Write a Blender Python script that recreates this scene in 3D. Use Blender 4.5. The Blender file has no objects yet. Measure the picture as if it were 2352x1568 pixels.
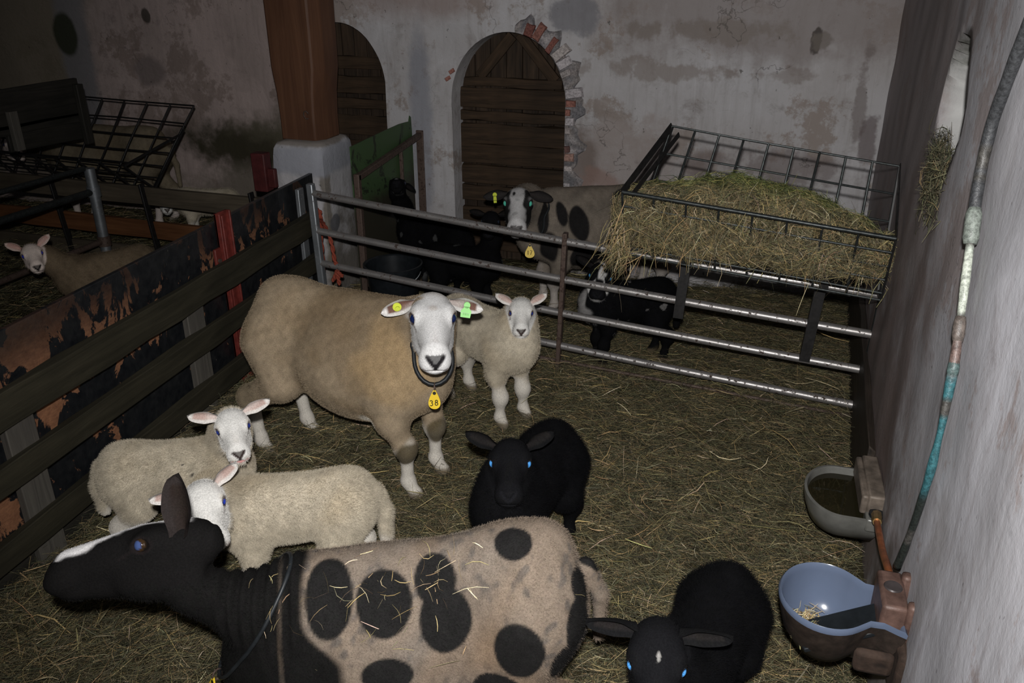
import bpy, math
import numpy as np
from mathutils import Vector, Matrix

C = bpy.context.scene.collection
SC = bpy.context.scene

# ------------------------------------------------------------------ camera, world, flash, exposure
YAW, PITCH, CAM_Z = math.radians(16.6), math.radians(24.2), 1.65
cam_d = bpy.data.cameras.new('camera')
cam_d.sensor_width = 36.0
cam_d.lens = 1882.0 / 2352.0 * 36.0
cam_d.clip_start = 0.02
cam = bpy.data.objects.new('camera', cam_d)
C.objects.link(cam)
cam.location = (0, 0, CAM_Z)
cam.rotation_euler = (math.pi / 2 - PITCH, 0, YAW)
SC.camera = cam

world = bpy.data.worlds.new('world')
SC.world = world
world.use_nodes = True
world.node_tree.nodes['Background'].inputs['Color'].default_value = (0.75, 0.85, 1.0, 1)
world.node_tree.nodes['Background'].inputs['Strength'].default_value = 0.010

fl = bpy.data.lights.new('camera_flash', 'SPOT')          # the flash gun on top of the camera
fl.energy = 285
fl.color = (1.0, 0.985, 0.965)
fl.spot_size = math.radians(112)
fl.spot_blend = 0.9
fl.shadow_soft_size = 0.022
flo = bpy.data.objects.new('camera_flash', fl)
C.objects.link(flo)
flo.location = (0.0, -0.02, 1.775)
flo.rotation_euler = (math.pi / 2 - math.radians(22), 0, math.radians(8))

vs = SC.view_settings
SC.display_settings.display_device = 'sRGB'
vs.view_transform = 'Standard'
vs.look = 'None'
vs.exposure = 0.0
vs.gamma = 1.0
vs.use_curve_mapping = False

RNG = np.random.default_rng(7)

# ------------------------------------------------------------------ material helpers
def mat_new(name, rough=0.8, metal=0.0, spec=0.3):
    m = bpy.data.materials.new(name)
    m.use_nodes = True
    nt = m.node_tree
    b = nt.nodes['Principled BSDF']
    b.inputs['Roughness'].default_value = rough
    b.inputs['Metallic'].default_value = metal
    b.inputs['Specular IOR Level'].default_value = spec
    return m, nt, b

class NT:
    """short-hand for building node trees"""
    def __init__(self, nt):
        self.t = nt
        self.co = nt.nodes.new('ShaderNodeTexCoord').outputs['Object']
    def n(self, typ, **kw):
        nd = self.t.nodes.new(typ)
        for k, v in kw.items():
            setattr(nd, k, v)
        return nd
    def l(self, a, b):
        self.t.links.new(a, b)
    def scale(self, vec, s):
        mp = self.n('ShaderNodeMapping')
        mp.inputs['Scale'].default_value = s
        self.l(vec, mp.inputs['Vector'])
        return mp.outputs['Vector']
    def noise(self, scale=5, detail=5, rough=0.6, vec=None, dist=0.0):
        nd = self.n('ShaderNodeTexNoise')
        nd.inputs['Scale'].default_value = scale
        nd.inputs['Detail'].default_value = detail
        nd.inputs['Roughness'].default_value = rough
        nd.inputs['Distortion'].default_value = dist
        self.l(vec if vec is not None else self.co, nd.inputs['Vector'])
        return nd.outputs['Fac']
    def ramp(self, fac, stops):
        nd = self.n('ShaderNodeValToRGB')
        cr = nd.color_ramp
        while len(cr.elements) > 1:
            cr.elements.remove(cr.elements[-1])
        cr.elements[0].position = stops[0][0]
        cr.elements[0].color = (*stops[0][1], 1)
        for p, c in stops[1:]:
            e = cr.elements.new(p)
            e.color = (*c, 1)
        self.l(fac, nd.inputs['Fac'])
        return nd.outputs['Color']
    def maprange(self, v, a, b, c=0.0, d=1.0):
        nd = self.n('ShaderNodeMapRange')
        nd.interpolation_type = 'SMOOTHSTEP'
        for i, x in enumerate((a, b, c, d)):
            nd.inputs[i + 1].default_value = x
        self.l(v, nd.inputs[0])
        return nd.outputs[0]
    def mix(self, fac, a, b):
        nd = self.n('ShaderNodeMix', data_type='RGBA')
        if isinstance(fac, (int, float)):
            nd.inputs[0].default_value = fac
        else:
            self.l(fac, nd.inputs[0])
        for s, x in ((6, a), (7, b)):
            if isinstance(x, tuple):
                nd.inputs[s].default_value = (*x, 1)
            else:
                self.l(x, nd.inputs[s])
        return nd.outputs[2]
    def math(self, op, a, b=None):
        nd = self.n('ShaderNodeMath', operation=op)
        for i, x in enumerate((a, b)):
            if x is None:
                continue
            if isinstance(x, (int, float)):
                nd.inputs[i].default_value = x
            else:
                self.l(x, nd.inputs[i])
        return nd.outputs[0]
    def blob(self, c, r, soft=0.5, wob=0.6, wscale=6, axis=None):
        """1 inside an ellipsoid patch with a ragged edge"""
        s = self.n('ShaderNodeVectorMath', operation='SUBTRACT')
        self.l(self.co, s.inputs[0])
        s.inputs[1].default_value = c
        d = self.n('ShaderNodeVectorMath', operation='DIVIDE')
        self.l(s.outputs[0], d.inputs[0])
        d.inputs[1].default_value = r
        ln = self.n('ShaderNodeVectorMath', operation='LENGTH')
        self.l(d.outputs[0], ln.inputs[0])
        nz = self.math('MULTIPLY', self.math('SUBTRACT', self.noise(wscale, 4, 0.65), 0.5), wob * 2)
        v = self.math('ADD', ln.outputs['Value'], nz)
        return self.maprange(v, 1 + soft / 2, 1 - soft / 2)
    def bump(self, h, strength, dist, bsdf):
        nd = self.n('ShaderNodeBump')
        nd.inputs['Strength'].default_value = strength
        nd.inputs['Distance'].default_value = dist
        self.l(h, nd.inputs['Height'])
        self.l(nd.outputs['Normal'], bsdf.inputs['Normal'])

M = {}
def flat(name, col, rough=0.6, metal=0.0, var=0.25, scale=40, spec=0.3, bump=0.0):
    m, nt, b = mat_new(name, rough, metal, spec)
    N = NT(nt)
    f = N.noise(scale, 5, 0.6)
    lo = tuple(c * (1 - var) for c in col)
    hi = tuple(min(1, c * (1 + var)) for c in col)
    N.l(N.ramp(f, [(0.3, lo), (0.7, hi)]), b.inputs['Base Color'])
    if bump:
        N.bump(f, bump, 0.004, b)
    M[name] = m
    return m

def attr_mat(name, rough, spec=0.2, bump=0.0, bscale=300, sheen=0.0, var=0.18):
    m, nt, b = mat_new(name, rough, 0, spec)
    N = NT(nt)
    a = N.n('ShaderNodeVertexColor', layer_name='Col')
    f = N.noise(bscale, 3, 0.7)
    k = N.maprange(f, 0.3, 0.7, 1 - var, 1 + var)
    mul = N.n('ShaderNodeVectorMath', operation='SCALE')
    N.l(a.outputs['Color'], mul.inputs[0])
    N.l(k, mul.inputs['Scale'])
    N.l(mul.outputs[0], b.inputs['Base Color'])
    if sheen:
        b.inputs['Sheen Weight'].default_value = sheen
        b.inputs['Sheen Roughness'].default_value = 0.5
    if bump:
        N.bump(f, bump, 0.004, b)
    M[name] = m
    return m

def wood(name, dark, light, rough=0.75, stretch=(2.5, 35, 35), spots=None, spec=0.25):
    m, nt, b = mat_new(name, rough, 0, spec)
    N = NT(nt)
    g = N.noise(1.0, 8, 0.65, N.scale(N.co, stretch), 0.6)
    big = N.noise(3.0, 3, 0.5)
    col = N.ramp(g, [(0.28, dark), (0.5, tuple((a + c) / 2 for a, c in zip(dark, light))), (0.74, light)])
    col = N.mix(N.maprange(big, 0.35, 0.7, 0.0, 0.55), col, dark)
    if spots:
        col = N.mix(N.maprange(N.noise(60, 2, 0.5), 0.66, 0.72), col, spots)
    N.l(col, b.inputs['Base Color'])
    N.bump(g, 0.5, 0.006, b)
    M[name] = m
    return m

def plaster(name, c1, c2, stain, streak=0.0, blobs=(), crack=0.5, peel=None, rough=0.9, z_dirt=None, ragged=0.75, bump=0.55):
    m, nt, b = mat_new(name, rough, 0, 0.2)
    N = NT(nt)
    big = N.noise(1.6, 6, 0.62)
    col = N.ramp(big, [(0.32, c2), (0.62, c1)])
    mid = N.noise(7, 7, 0.7, None, 0.4)
    col = N.mix(N.maprange(mid, 0.52, 0.74, 0, 0.60), col, stain)
    rag = N.math('ADD', N.noise(2.2, 3, 0.6), N.math('MULTIPLY', N.noise(24, 6, 0.75), 0.45))
    col = N.mix(N.maprange(rag, 0.76, 0.84, 0, ragged), col, tuple(c * k for c, k in zip(stain, (1.40, 1.32, 1.26))))
    col = N.mix(N.maprange(N.noise(3.1, 5, 0.7, N.scale(N.co, (1, 1, 0.6)), 0.8), 0.5, 0.75, 0, 0.5), col, tuple(min(1, c * 1.25) for c in c1))
    if streak:
        st = N.noise(1.0, 5, 0.6, N.scale(N.co, (26, 26, 2.2)))
        col = N.mix(N.maprange(st, 0.45, 0.75, 0, streak), col, stain)
        st2 = N.noise(1.0, 4, 0.6, N.scale(N.co, (60, 60, 5.0)))
        col = N.mix(N.maprange(st2, 0.60, 0.75, 0, streak * .6), col, tuple(min(1, c * 1.35) for c in c1))
    if peel:
        pf = N.maprange(N.noise(4.3, 8, 0.72, None, 0.7), 0.60, 0.64)
        col = N.mix(pf, col, peel)
    if z_dirt:
        z0, z1, dc, amt = z_dirt
        sx = N.n('ShaderNodeSeparateXYZ')
        N.l(N.co, sx.inputs[0])
        zz = N.math('ADD', sx.outputs['Z'], N.math('MULTIPLY', N.math('SUBTRACT', N.noise(5, 5, 0.7, N.scale(N.co, (1, 1, .35))), 0.5), 0.6))
        col = N.mix(N.maprange(zz, z1, z0, 0, amt), col, dc)
    for (c, r, bc, amt, soft, wob) in blobs:
        f = N.blob(c, r, soft, wob)
        col = N.mix(N.math('MULTIPLY', f, amt), col, bc)
    if crack:
        vo = N.n('ShaderNodeTexVoronoi', feature='DISTANCE_TO_EDGE')
        vo.inputs['Scale'].default_value = 1.7
        d = N.n('ShaderNodeTexNoise')
        d.inputs['Scale'].default_value = 5
        d.inputs['Detail'].default_value = 6
        N.l(N.co, d.inputs['Vector'])
        ad = N.n('ShaderNodeVectorMath', operation='MULTIPLY_ADD')
        N.l(d.outputs['Color'], ad.inputs[0])
        ad.inputs[1].default_value = (0.5, 0.5, 0.5)
        N.l(N.co, ad.inputs[2])
        N.l(ad.outputs[0], vo.inputs['Vector'])
        cf = N.maprange(vo.outputs['Distance'], 0.007, 0.001)
        cf = N.math('MULTIPLY', cf, N.maprange(N.noise(2.3, 3, 0.5), 0.50, 0.62, 0, crack))
        col = N.mix(cf, col, tuple(c * 0.3 for c in stain))
    spk = N.maprange(N.noise(34, 3, 0.6, N.scale(N.co, (1, 1, 0.7))), 0.70, 0.76, 0, 0.75)
    col = N.mix(spk, col, tuple(c * 0.45 for c in stain))
    N.l(col, b.inputs['Base Color'])
    h = N.math('ADD', N.math('MULTIPLY', mid, 1.0), N.math('MULTIPLY', N.noise(38, 5, 0.7), 0.35))
    N.bump(h, bump, 0.012, b)
    M[name] = m
    return m

def pipe_metal(name, col, rust, amount=0.5, rough=0.38, metal=0.85):
    m, nt, b = mat_new(name, rough, metal, 0.5)
    N = NT(nt)
    f = N.noise(55, 6, 0.7)
    k = N.maprange(f, 0.62 - amount * 0.12, 0.70 - amount * 0.1)
    c = N.mix(k, N.ramp(N.noise(14, 4, 0.6), [(0.3, tuple(x * .75 for x in col)), (0.7, col)]), rust)
    N.l(c, b.inputs['Base Color'])
    N.l(N.maprange(k, 0, 1, metal, 0.0), b.inputs['Metallic'])
    N.l(N.maprange(k, 0, 1, rough, 0.9), b.inputs['Roughness'])
    N.bump(f, 0.25, 0.002, b)
    M[name] = m
    return m

WC = (0.51, 0.50, 0.515)
plaster('plaster_back', WC, (0.40, 0.375, 0.37), (0.20, 0.172, 0.155), streak=0.3, crack=0.55,
        
        blobs=[((-1.95, 4.6, 1.62), (0.5, 0.3, 0.2), (0.30, 0.225, 0.20), 0.7, 0.8, 0.5), ((0.0, 4.6, 1.50), (0.9, 0.3, 0.28), (0.27, 0.235, 0.225), 0.75, 0.7, 0.7),
               ((-0.70, 4.6, 0.70), (0.33, 0.3, 0.22), (0.36, 0.315, 0.30), 0.8, 0.5, 1.2),
               ((-0.98, 4.6, 0.62), (0.10, 0.3, 0.25), (0.16, 0.12, 0.10), 0.7, 0.7, 0.9),
               ((-0.88, 4.6, 0.50), (0.18, 0.3, 0.12), (0.30, 0.20, 0.17), 0.7, 0.5, 1.0),
               ((-1.93, 4.6, 0.75), (0.07, 0.3, 0.6), (0.24, 0.25, 0.29), 0.7, 0.8, 0.6),
               ((-1.02, 4.6, 1.44), (0.13, 0.3, 0.10), (0.20, 0.20, 0.22), 0.75, 0.4, 0.9),
               ((0.22, 4.6, 1.36), (0.022, 0.3, 0.07), (0.06, 0.05, 0.045), 0.85, 0.5, 2.2), ((0.26, 4.6, 1.34), (0.05, 0.3, 0.05), (0.19, 0.165, 0.145), 0.7, 0.5, 1.6),
               ((-0.45, 4.6, 1.17), (0.40, 0.3, 0.05), (0.24, 0.20, 0.175), 0.6, 0.6, 2.4), ((0.10, 4.6, 1.17), (0.30, 0.3, 0.035), (0.24, 0.20, 0.18), 0.5, 0.6, 2.6), ((-0.35, 4.6, 1.38), (0.35, 0.3, 0.06), (0.22, 0.185, 0.16), 0.6, 0.6, 2.2),
               ((0.47, 4.6, 1.05), (0.03, 0.3, 0.22), (0.16, 0.13, 0.12), 0.6, 0.6, 2.0), ((0.53, 4.6, 0.85), (0.04, 0.3, 0.12), (0.13, 0.10, 0.10), 0.7, 0.6, 1.8),
               ((0.05, 4.6, 0.70), (0.40, 0.3, 0.09), (0.17, 0.135, 0.13), 0.6, 0.7, 2.2)])
plaster('plaster_left', (0.53, 0.425, 0.40), (0.41, 0.33, 0.305), (0.19, 0.155, 0.14), streak=0.25, crack=0.5,
        blobs=[((-5.45, 5.1, 1.3), (0.75, 0.4, 1.2), (0.21, 0.18, 0.125), 0.85, 0.5, 0.4),
               ((-4.80, 5.1, 1.15), (0.14, 0.4, 0.75), (0.25, 0.24, 0.25), 0.9, 0.6, 0.4),
               ((-4.87, 5.1, 1.25), (0.105, 0.4, 0.145), (0.045, 0.05, 0.03), 0.95, 0.3, 0.15),
               ((-3.35, 5.1, 0.52), (0.72, 0.4, 0.16), (0.045, 0.04, 0.022), 0.97, 0.9, 0.9),
               ((-3.10, 5.1, 0.66), (0.45, 0.4, 0.10), (0.13, 0.115, 0.08), 0.8, 0.9, 1.0),
               ((-3.2, 5.1, 0.18), (0.8, 0.4, 0.20), (0.17, 0.15, 0.115), 0.8, 0.9, 0.9),
               ((-4.22, 5.1, 1.02), (0.12, 0.4, 0.10), (0.22, 0.18, 0.17), 0.8, 0.5, 0.5),
               ((-4.16, 5.1, 1.38), (0.035, 0.4, 0.045), (0.07, 0.06, 0.05), 0.9, 0.4, 0.6)])
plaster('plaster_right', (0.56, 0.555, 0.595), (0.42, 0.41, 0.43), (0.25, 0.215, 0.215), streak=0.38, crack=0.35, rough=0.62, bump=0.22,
        blobs=[((0.46, 2.75, 0.22), (0.3, 0.95, 0.42), (0.12, 0.088, 0.075), 0.85, 0.7, 0.8), ((0.47, 2.30, 0.62), (0.3, 0.10, 0.45), (0.15, 0.105, 0.09), 0.7, 0.7, 0.9),
               ((0.42, 1.50, 0.10), (0.3, 0.5, 0.22), (0.16, 0.13, 0.115), 0.7, 0.8, 0.9), ((0.42, 1.45, 0.55), (0.3, 0.06, 0.2), (0.30, 0.28, 0.28), 0.6, 0.8, 1.2),
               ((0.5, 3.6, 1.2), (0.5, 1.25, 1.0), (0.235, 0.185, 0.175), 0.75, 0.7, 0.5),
               ((0.49, 2.45, 0.75), (0.4, 0.45, 0.55), (0.24, 0.19, 0.185), 0.5, 0.8, 0.7),
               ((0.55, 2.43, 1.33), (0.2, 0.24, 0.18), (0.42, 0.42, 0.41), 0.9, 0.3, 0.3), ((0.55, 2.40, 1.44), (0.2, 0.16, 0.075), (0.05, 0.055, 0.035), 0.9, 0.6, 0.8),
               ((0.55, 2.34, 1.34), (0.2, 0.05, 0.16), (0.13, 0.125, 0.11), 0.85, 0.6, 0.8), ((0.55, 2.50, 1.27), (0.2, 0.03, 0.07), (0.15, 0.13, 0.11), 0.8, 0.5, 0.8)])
plaster('pedestal_plaster', (0.50, 0.49, 0.51), (0.42, 0.40, 0.41), (0.20, 0.185, 0.175), streak=0.3, crack=0.5,
        blobs=[((-2.0, 4.0, 0.10), (0.22, 0.6, 0.42), (0.13, 0.115, 0.095), 0.9, 0.6, 0.8), ((-2.14, 3.78, .4), (0.03, 0.05, 0.5), (0.14, 0.12, 0.09), 0.8, 0.6, 0.9),
               ((-2.25, 3.9, .76), (0.4, 0.5, 0.075), (0.30, 0.31, 0.35), 0.85, 0.5, 0.5), ((-2.3, 3.9, .86), (0.4, 0.5, 0.03), (0.20, 0.17, 0.14), 0.8, 0.5, 0.6),
               ((-2.13, 3.85, .42), (0.1, 0.05, 0.05), (0.11, 0.11, 0.12), 0.9, 0.3, 0.5)])
wood('dark_planks', (0.020, 0.016, 0.011), (0.085, 0.062, 0.040), spots=None)
wood('door_wood', (0.010, 0.007, 0.005), (0.075, 0.048, 0.030), stretch=(30, 30, 2.5))
wood('batten_wood', (0.010, 0.007, 0.004), (0.100, 0.060, 0.034))
wood('brown_post', (0.068, 0.030, 0.017), (0.135, 0.064, 0.035), rough=0.55, stretch=(25, 25, 1.2))
wood('orange_planks', (0.075, 0.028, 0.010), (0.20, 0.085, 0.035))
wood('grey_brown_planks', (0.05, 0.04, 0.028), (0.125, 0.10, 0.07))
wood('fence_planks', (0.016, 0.0145, 0.009), (0.050, 0.044, 0.028), rough=0.7)
wood('fence_upright', (0.05, 0.045, 0.04), (0.13, 0.12, 0.10))
wood('black_board', (0.012, 0.012, 0.010), (0.04, 0.036, 0.030), rough=0.6)
wood('stained_board', (0.012, 0.010, 0.008), (0.06, 0.045, 0.035), rough=0.6)
pipe_metal('worn_steel', (0.42, 0.40, 0.39), (0.045, 0.030, 0.024), 0.75, 0.42, 0.75)
pipe_metal('galvanised', (0.30, 0.32, 0.34), (0.16, 0.15, 0.15), 0.3, 0.45, 0.7)
pipe_metal('rusty_steel', (0.11, 0.075, 0.06), (0.04, 0.022, 0.016), 0.9, 0.6, 0.3)
flat('black_iron', (0.016, 0.015, 0.015), 0.45, 0.2, 0.4, 60)
flat('dark_wire', (0.045, 0.05, 0.05), 0.4, 0.6, 0.4, 80)
flat('red_paint', (0.125, 0.022, 0.017), 0.5, 0.0, 0.35, 30, bump=0.2)
flat('dark_red_paint', (0.06, 0.012, 0.012), 0.6, 0.0, 0.35, 25)
flat('rope_red', (0.22, 0.045, 0.025), 0.85, 0.0, 0.3, 200)
flat('black_plastic', (0.010, 0.012, 0.014), 0.35, 0.0, 0.3, 30)
flat('blue_enamel', (0.088, 0.112, 0.168), 0.18, 0.0, 0.06, 9, spec=0.5)
flat('bowl_outside', (0.020, 0.014, 0.011), 0.6, 0.0, 0.5, 40, bump=0.3)
flat('grey_enamel', (0.115, 0.114, 0.104), 0.3, 0.0, 0.2, 25, spec=0.5)
flat('grey_brown_iron', (0.13, 0.105, 0.085), 0.55, 0.1, 0.4, 30, bump=0.3)
flat('rust_box', (0.095, 0.056, 0.045), 0.5, 0.1, 0.45, 28, bump=0.4)
flat('rust_dark', (0.028, 0.017, 0.012), 0.85, 0.0, 0.6, 35, bump=0.6)
flat('copper', (0.40, 0.13, 0.05), 0.35, 0.6, 0.35, 40)
flat('brass', (0.30, 0.20, 0.08), 0.35, 0.7, 0.25, 60)
flat('tag_yellow', (0.75, 0.52, 0.03), 0.4, 0.0, 0.06, 20)
flat('tag_green', (0.38, 0.80, 0.30), 0.4, 0.0, 0.05, 20)
flat('tag_lime', (0.55, 0.62, 0.06), 0.4, 0.0, 0.08, 20)
flat('collar_black', (0.014, 0.016, 0.018), 0.45, 0.0, 0.3, 60)
flat('ink', (0.008, 0.008, 0.006), 0.5, 0.0, 0.1, 10)
flat('ink_faint', (0.16, 0.36, 0.13), 0.5, 0.0, 0.1, 10)
flat('cap_grey', (0.05, 0.042, 0.042), 0.4, 0.2, 0.3, 40)
attr_mat('wool', 0.95, 0.05, 0.35, 260, 0.0)
attr_mat('dark_wool', 0.95, 0.03, 0.35, 260, 0.0)
attr_mat('straw', 0.75, 0.15, 0, 90, 0, 0.25)
attr_mat('eye', 0.04, 0.9, 0, 10, 0, 0.0)
attr_mat('pipe_paint', 0.5, 0.5, 0.4, 120, 0, 0.45)
attr_mat('brick', 0.9, 0.1, 0.6, 90, 0, 0.35)

def special_mats():
    # chipboard with flaking black paint
    m, nt, b = mat_new('flaked_board', 0.55, 0, 0.5)
    N = NT(nt)
    f = N.noise(1.0, 7, 0.66, N.scale(N.co, (8.5, 8.5, 5.5)), 0.5)
    sx = N.n('ShaderNodeSeparateXYZ')
    N.l(N.co, sx.inputs[0])
    # the paint has gone mostly from the near, low end of the panel
    near = N.math('ADD', N.maprange(sx.outputs['X'], 0.5, 1.7, -0.085, 0.045), N.maprange(sx.outputs['Z'], 0.10, -0.02, 0.0, 0.09))
    k = N.maprange(N.math('ADD', f, N.math('MULTIPLY', near, -1.0)), 0.505, 0.525)
    top = N.maprange(sx.outputs['Z'], 0.15, 0.34, 0.0, 1.0)
    k = N.math('MULTIPLY', k, N.math('SUBTRACT', 1.0, N.math('MULTIPLY', top, 0.85)))
    chip = N.ramp(N.noise(1.0, 4, 0.7, N.scale(N.co, (40, 40, 90))), [(0.3, (0.16, 0.065, 0.030)), (0.7, (0.30, 0.135, 0.065))])
    col = N.mix(k, N.ramp(N.noise(30, 3, 0.6), [(0.3, (0.008, 0.009, 0.011)), (0.8, (0.022, 0.023, 0.024))]), chip)
    w = N.maprange(N.noise(1.0, 3, 0.6, N.scale(N.co, (70, 70, 12))), 0.74, 0.78)
    col = N.mix(w, col, (0.30, 0.28, 0.25))
    N.l(col, b.inputs['Base Color'])
    N.l(N.maprange(k, 0, 1, 0.32, 0.9), b.inputs['Roughness'])
    N.bump(f, 0.5, 0.01, b)
    M['flaked_board'] = m
    # green painted sheet metal with dark scuffs
    m, nt, b = mat_new('green_paint', 0.5, 0, 0.4)
    N = NT(nt)
    f = N.noise(6, 6, 0.7, None, 0.8)
    sx = N.n('ShaderNodeSeparateXYZ')
    N.l(N.co, sx.inputs[0])
    dirt = N.maprange(N.math('ADD', sx.outputs['Z'], N.math('MULTIPLY', f, 0.35)), 0.80, 0.66)
    col = N.mix(N.maprange(f, 0.56, 0.60), (0.050, 0.092, 0.038), (0.022, 0.030, 0.018))
    col = N.mix(dirt, col, (0.035, 0.032, 0.022))
    N.l(col, b.inputs['Base Color'])
    M['green_paint'] = m
    # litter under the loose stalks
    m, nt, b = mat_new('litter', 0.95, 0, 0.1)
    N = NT(nt)
    f = N.noise(1.0, 8, 0.75, N.scale(N.co, (55, 55, 55)), 1.2)
    g = N.noise(2.0, 5, 0.6)
    col = N.ramp(f, [(0.30, (0.020, 0.017, 0.010)), (0.52, (0.075, 0.060, 0.030)), (0.75, (0.19, 0.145, 0.07))])
    col = N.mix(N.maprange(g, 0.40, 0.65, 0, 0.6), col, (0.040, 0.036, 0.020))
    N.l(col, b.inputs['Base Color'])
    N.bump(f, 0.9, 0.02, b)
    M['litter'] = m
    # drinking water, brown
    m, nt, b = mat_new('water', 0.03, 0, 0.5)
    b.inputs['Base Color'].default_value = (0.014, 0.012, 0.006, 1)
    N = NT(nt)
    N.bump(N.noise(30, 2, 0.5), 0.06, 0.002, b)
    M['water'] = m
special_mats()

# ------------------------------------------------------------------ mesh helpers
class MB:
    def __init__(self):
        self.v, self.f, self.n, self.c, self.mi = [], [], 0, [], []
    def add(self, verts, faces, col=None, mi=0):
        verts = np.asarray(verts, float).reshape(-1, 3)
        self.v.append(verts)
        self.f += [[i + self.n for i in f] for f in faces]
        self.mi += [mi] * len(faces)
        if col is None:
            col = (1, 1, 1)
        col = np.asarray(col, float)
        if col.ndim == 1:
            col = np.tile(col, (len(verts), 1))
        self.c.append(col)
        self.n += len(verts)
        return self
    def bar(self, p, q, w, h, up=(0, 0, 1), col=None, mi=0):
        p, q = np.array(p, float), np.array(q, float)
        d = q - p
        d /= np.linalg.norm(d)
        up = np.array(up, float)
        s = np.cross(d, up)
        if np.linalg.norm(s) < 1e-4:
            s = np.cross(d, (1, 0, 0))
        s /= np.linalg.norm(s)
        u = np.cross(s, d)
        V = [e + s * a * w / 2 + u * b * h / 2 for e in (p, q) for a, b in ((-1, -1), (1, -1), (1, 1), (-1, 1))]
        return self.add(V, [(0, 3, 2, 1), (4, 5, 6, 7), (0, 1, 5, 4), (1, 2, 6, 5), (2, 3, 7, 6), (3, 0, 4, 7)], col, mi)
    def box(self, lo, hi, col=None, mi=0):
        (a, b, c), (d, e, f) = lo, hi
        V = [(a, b, c), (d, b, c), (d, e, c), (a, e, c), (a, b, f), (d, b, f), (d, e, f), (a, e, f)]
        return self.add(V, [(0, 3, 2, 1), (4, 5, 6, 7), (0, 1, 5, 4), (1, 2, 6, 5), (2, 3, 7, 6), (3, 0, 4, 7)], col, mi)
    def tube(self, pts, r, sides=12, closed=False, col=None, mi=0):
        pts = np.asarray(pts, float)
        n = len(pts)
        r = np.broadcast_to(np.asarray(r, float), (n,))
        if closed:
            tan = np.roll(pts, -1, 0) - np.roll(pts, 1, 0)
        else:
            tan = np.gradient(pts, axis=0)
        tan /= np.linalg.norm(tan, axis=1)[:, None] + 1e-12
        ref = np.array((0, 0, 1.0)) if abs(tan[0][2]) < 0.9 else np.array((1.0, 0, 0))
        u = np.cross(tan[0], ref)
        u /= np.linalg.norm(u)
        V, cols = [], []
        ang = np.arange(sides) / sides * 2 * math.pi
        for i in range(n):
            u = u - tan[i] * (u @ tan[i])
            u /= np.linalg.norm(u)
            w = np.cross(tan[i], u)
            V.append(pts[i] + r[i] * (np.cos(ang)[:, None] * u + np.sin(ang)[:, None] * w))
            if col is not None and np.ndim(col) == 2:
                cols.append(np.tile(col[i], (sides, 1)))
        F = []
        for i in range(n if closed else n - 1):
            j = (i + 1) % n
            for k in range(sides):
                F.append((i * sides + k, i * sides + (k + 1) % sides, j * sides + (k + 1) % sides, j * sides + k))
        if not closed:
            F.append(tuple(range(sides))[::-1])
            F.append(tuple((n - 1) * sides + k for k in range(sides)))
        return self.add(np.concatenate(V), F, np.concatenate(cols) if cols else col, mi)
    def lathe(self, prof, centre, sides=32, col=None, mi=0, axis='z'):
        ang = np.arange(sides) / sides * 2 * math.pi
        V = []
        for r, z in prof:
            V.append(np.stack([np.cos(ang) * r, np.sin(ang) * r, np.full(sides, z)], 1))
        V = np.concatenate(V)
        if axis == 'x':
            V = V[:, [2, 0, 1]]
        V = V + np.array(centre)
        F = []
        for i in range(len(prof) - 1):
            for k in range(sides):
                F.append((i * sides + k, i * sides + (k + 1) % sides, (i + 1) * sides + (k + 1) % sides, (i + 1) * sides + k))
        return self.add(V, F, col, mi)
    def sphere(self, c, r, seg=16, rings=10, col=None, R=None):
        th = np.linspace(0, math.pi, rings + 1)
        V = []
        for t in th:
            a = np.arange(seg) / seg * 2 * math.pi
            V.append(np.stack([np.sin(t) * np.cos(a), np.sin(t) * np.sin(a), np.full(seg, np.cos(t))], 1))
        V = np.concatenate(V) * np.asarray(r)
        if R is not None:
            V = V @ np.asarray(R).T
        F = []
        for i in range(rings):
            for k in range(seg):
                F.append((i * seg + k, (i + 1) * seg + k, (i + 1) * seg + (k + 1) % seg, i * seg + (k + 1) % seg))
        return self.add(V + np.array(c), F, col)
    def build(self, name, mats, parent=None, smooth=True, angle=40, bevel=0.0, col=False, loc=None):
        V = np.concatenate(self.v)
        if loc is not None:
            V = V - np.array(loc)
        return mesh_obj(name, V, self.f, mats, parent, smooth, angle, bevel, np.concatenate(self.c) if col else None, loc, self.mi)

def mesh_obj(name, V, F, mats, parent=None, smooth=True, angle=40, bevel=0.0, col=None, loc=None, mi=None):
    me = bpy.data.meshes.new(name)
    me.from_pydata([tuple(v) for v in V], [], F)
    if smooth:
        me.polygons.foreach_set('use_smooth', [True] * len(me.polygons))
        if angle:
            me.set_sharp_from_angle(angle=math.radians(angle))
    if col is not None:
        set_col(me, col)
    if not isinstance(mats, (list, tuple)):
        mats = [mats]
    for m in mats:
        me.materials.append(m)
    if mi is not None and any(mi):
        me.polygons.foreach_set('material_index', mi)
    o = bpy.data.objects.new(name, me)
    C.objects.link(o)
    if bevel:
        bv = o.modifiers.new('bevel', 'BEVEL')
        bv.width = bevel
        bv.segments = 2
        bv.limit_method = 'ANGLE'
    if parent is not None:
        o.parent = parent
    if loc is not None:
        o.location = loc
    return o

def lin2srgb(c):
    c = np.clip(c, 0, 1)
    return np.where(c <= 0.0031308, c * 12.92, 1.055 * c ** (1 / 2.4) - 0.055)

def set_col(me, col):
    """per-corner colour, given in linear values per vertex"""
    a = me.color_attributes.new('Col', 'BYTE_COLOR', 'CORNER')
    li = np.empty(len(me.loops), np.int32)
    me.loops.foreach_get('vertex_index', li)
    rgba = np.ones((len(li), 4), np.float32)
    rgba[:, :3] = np.clip(np.asarray(col)[li], 0, 1)
    a.data.foreach_set('color', rgba.ravel())

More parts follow.
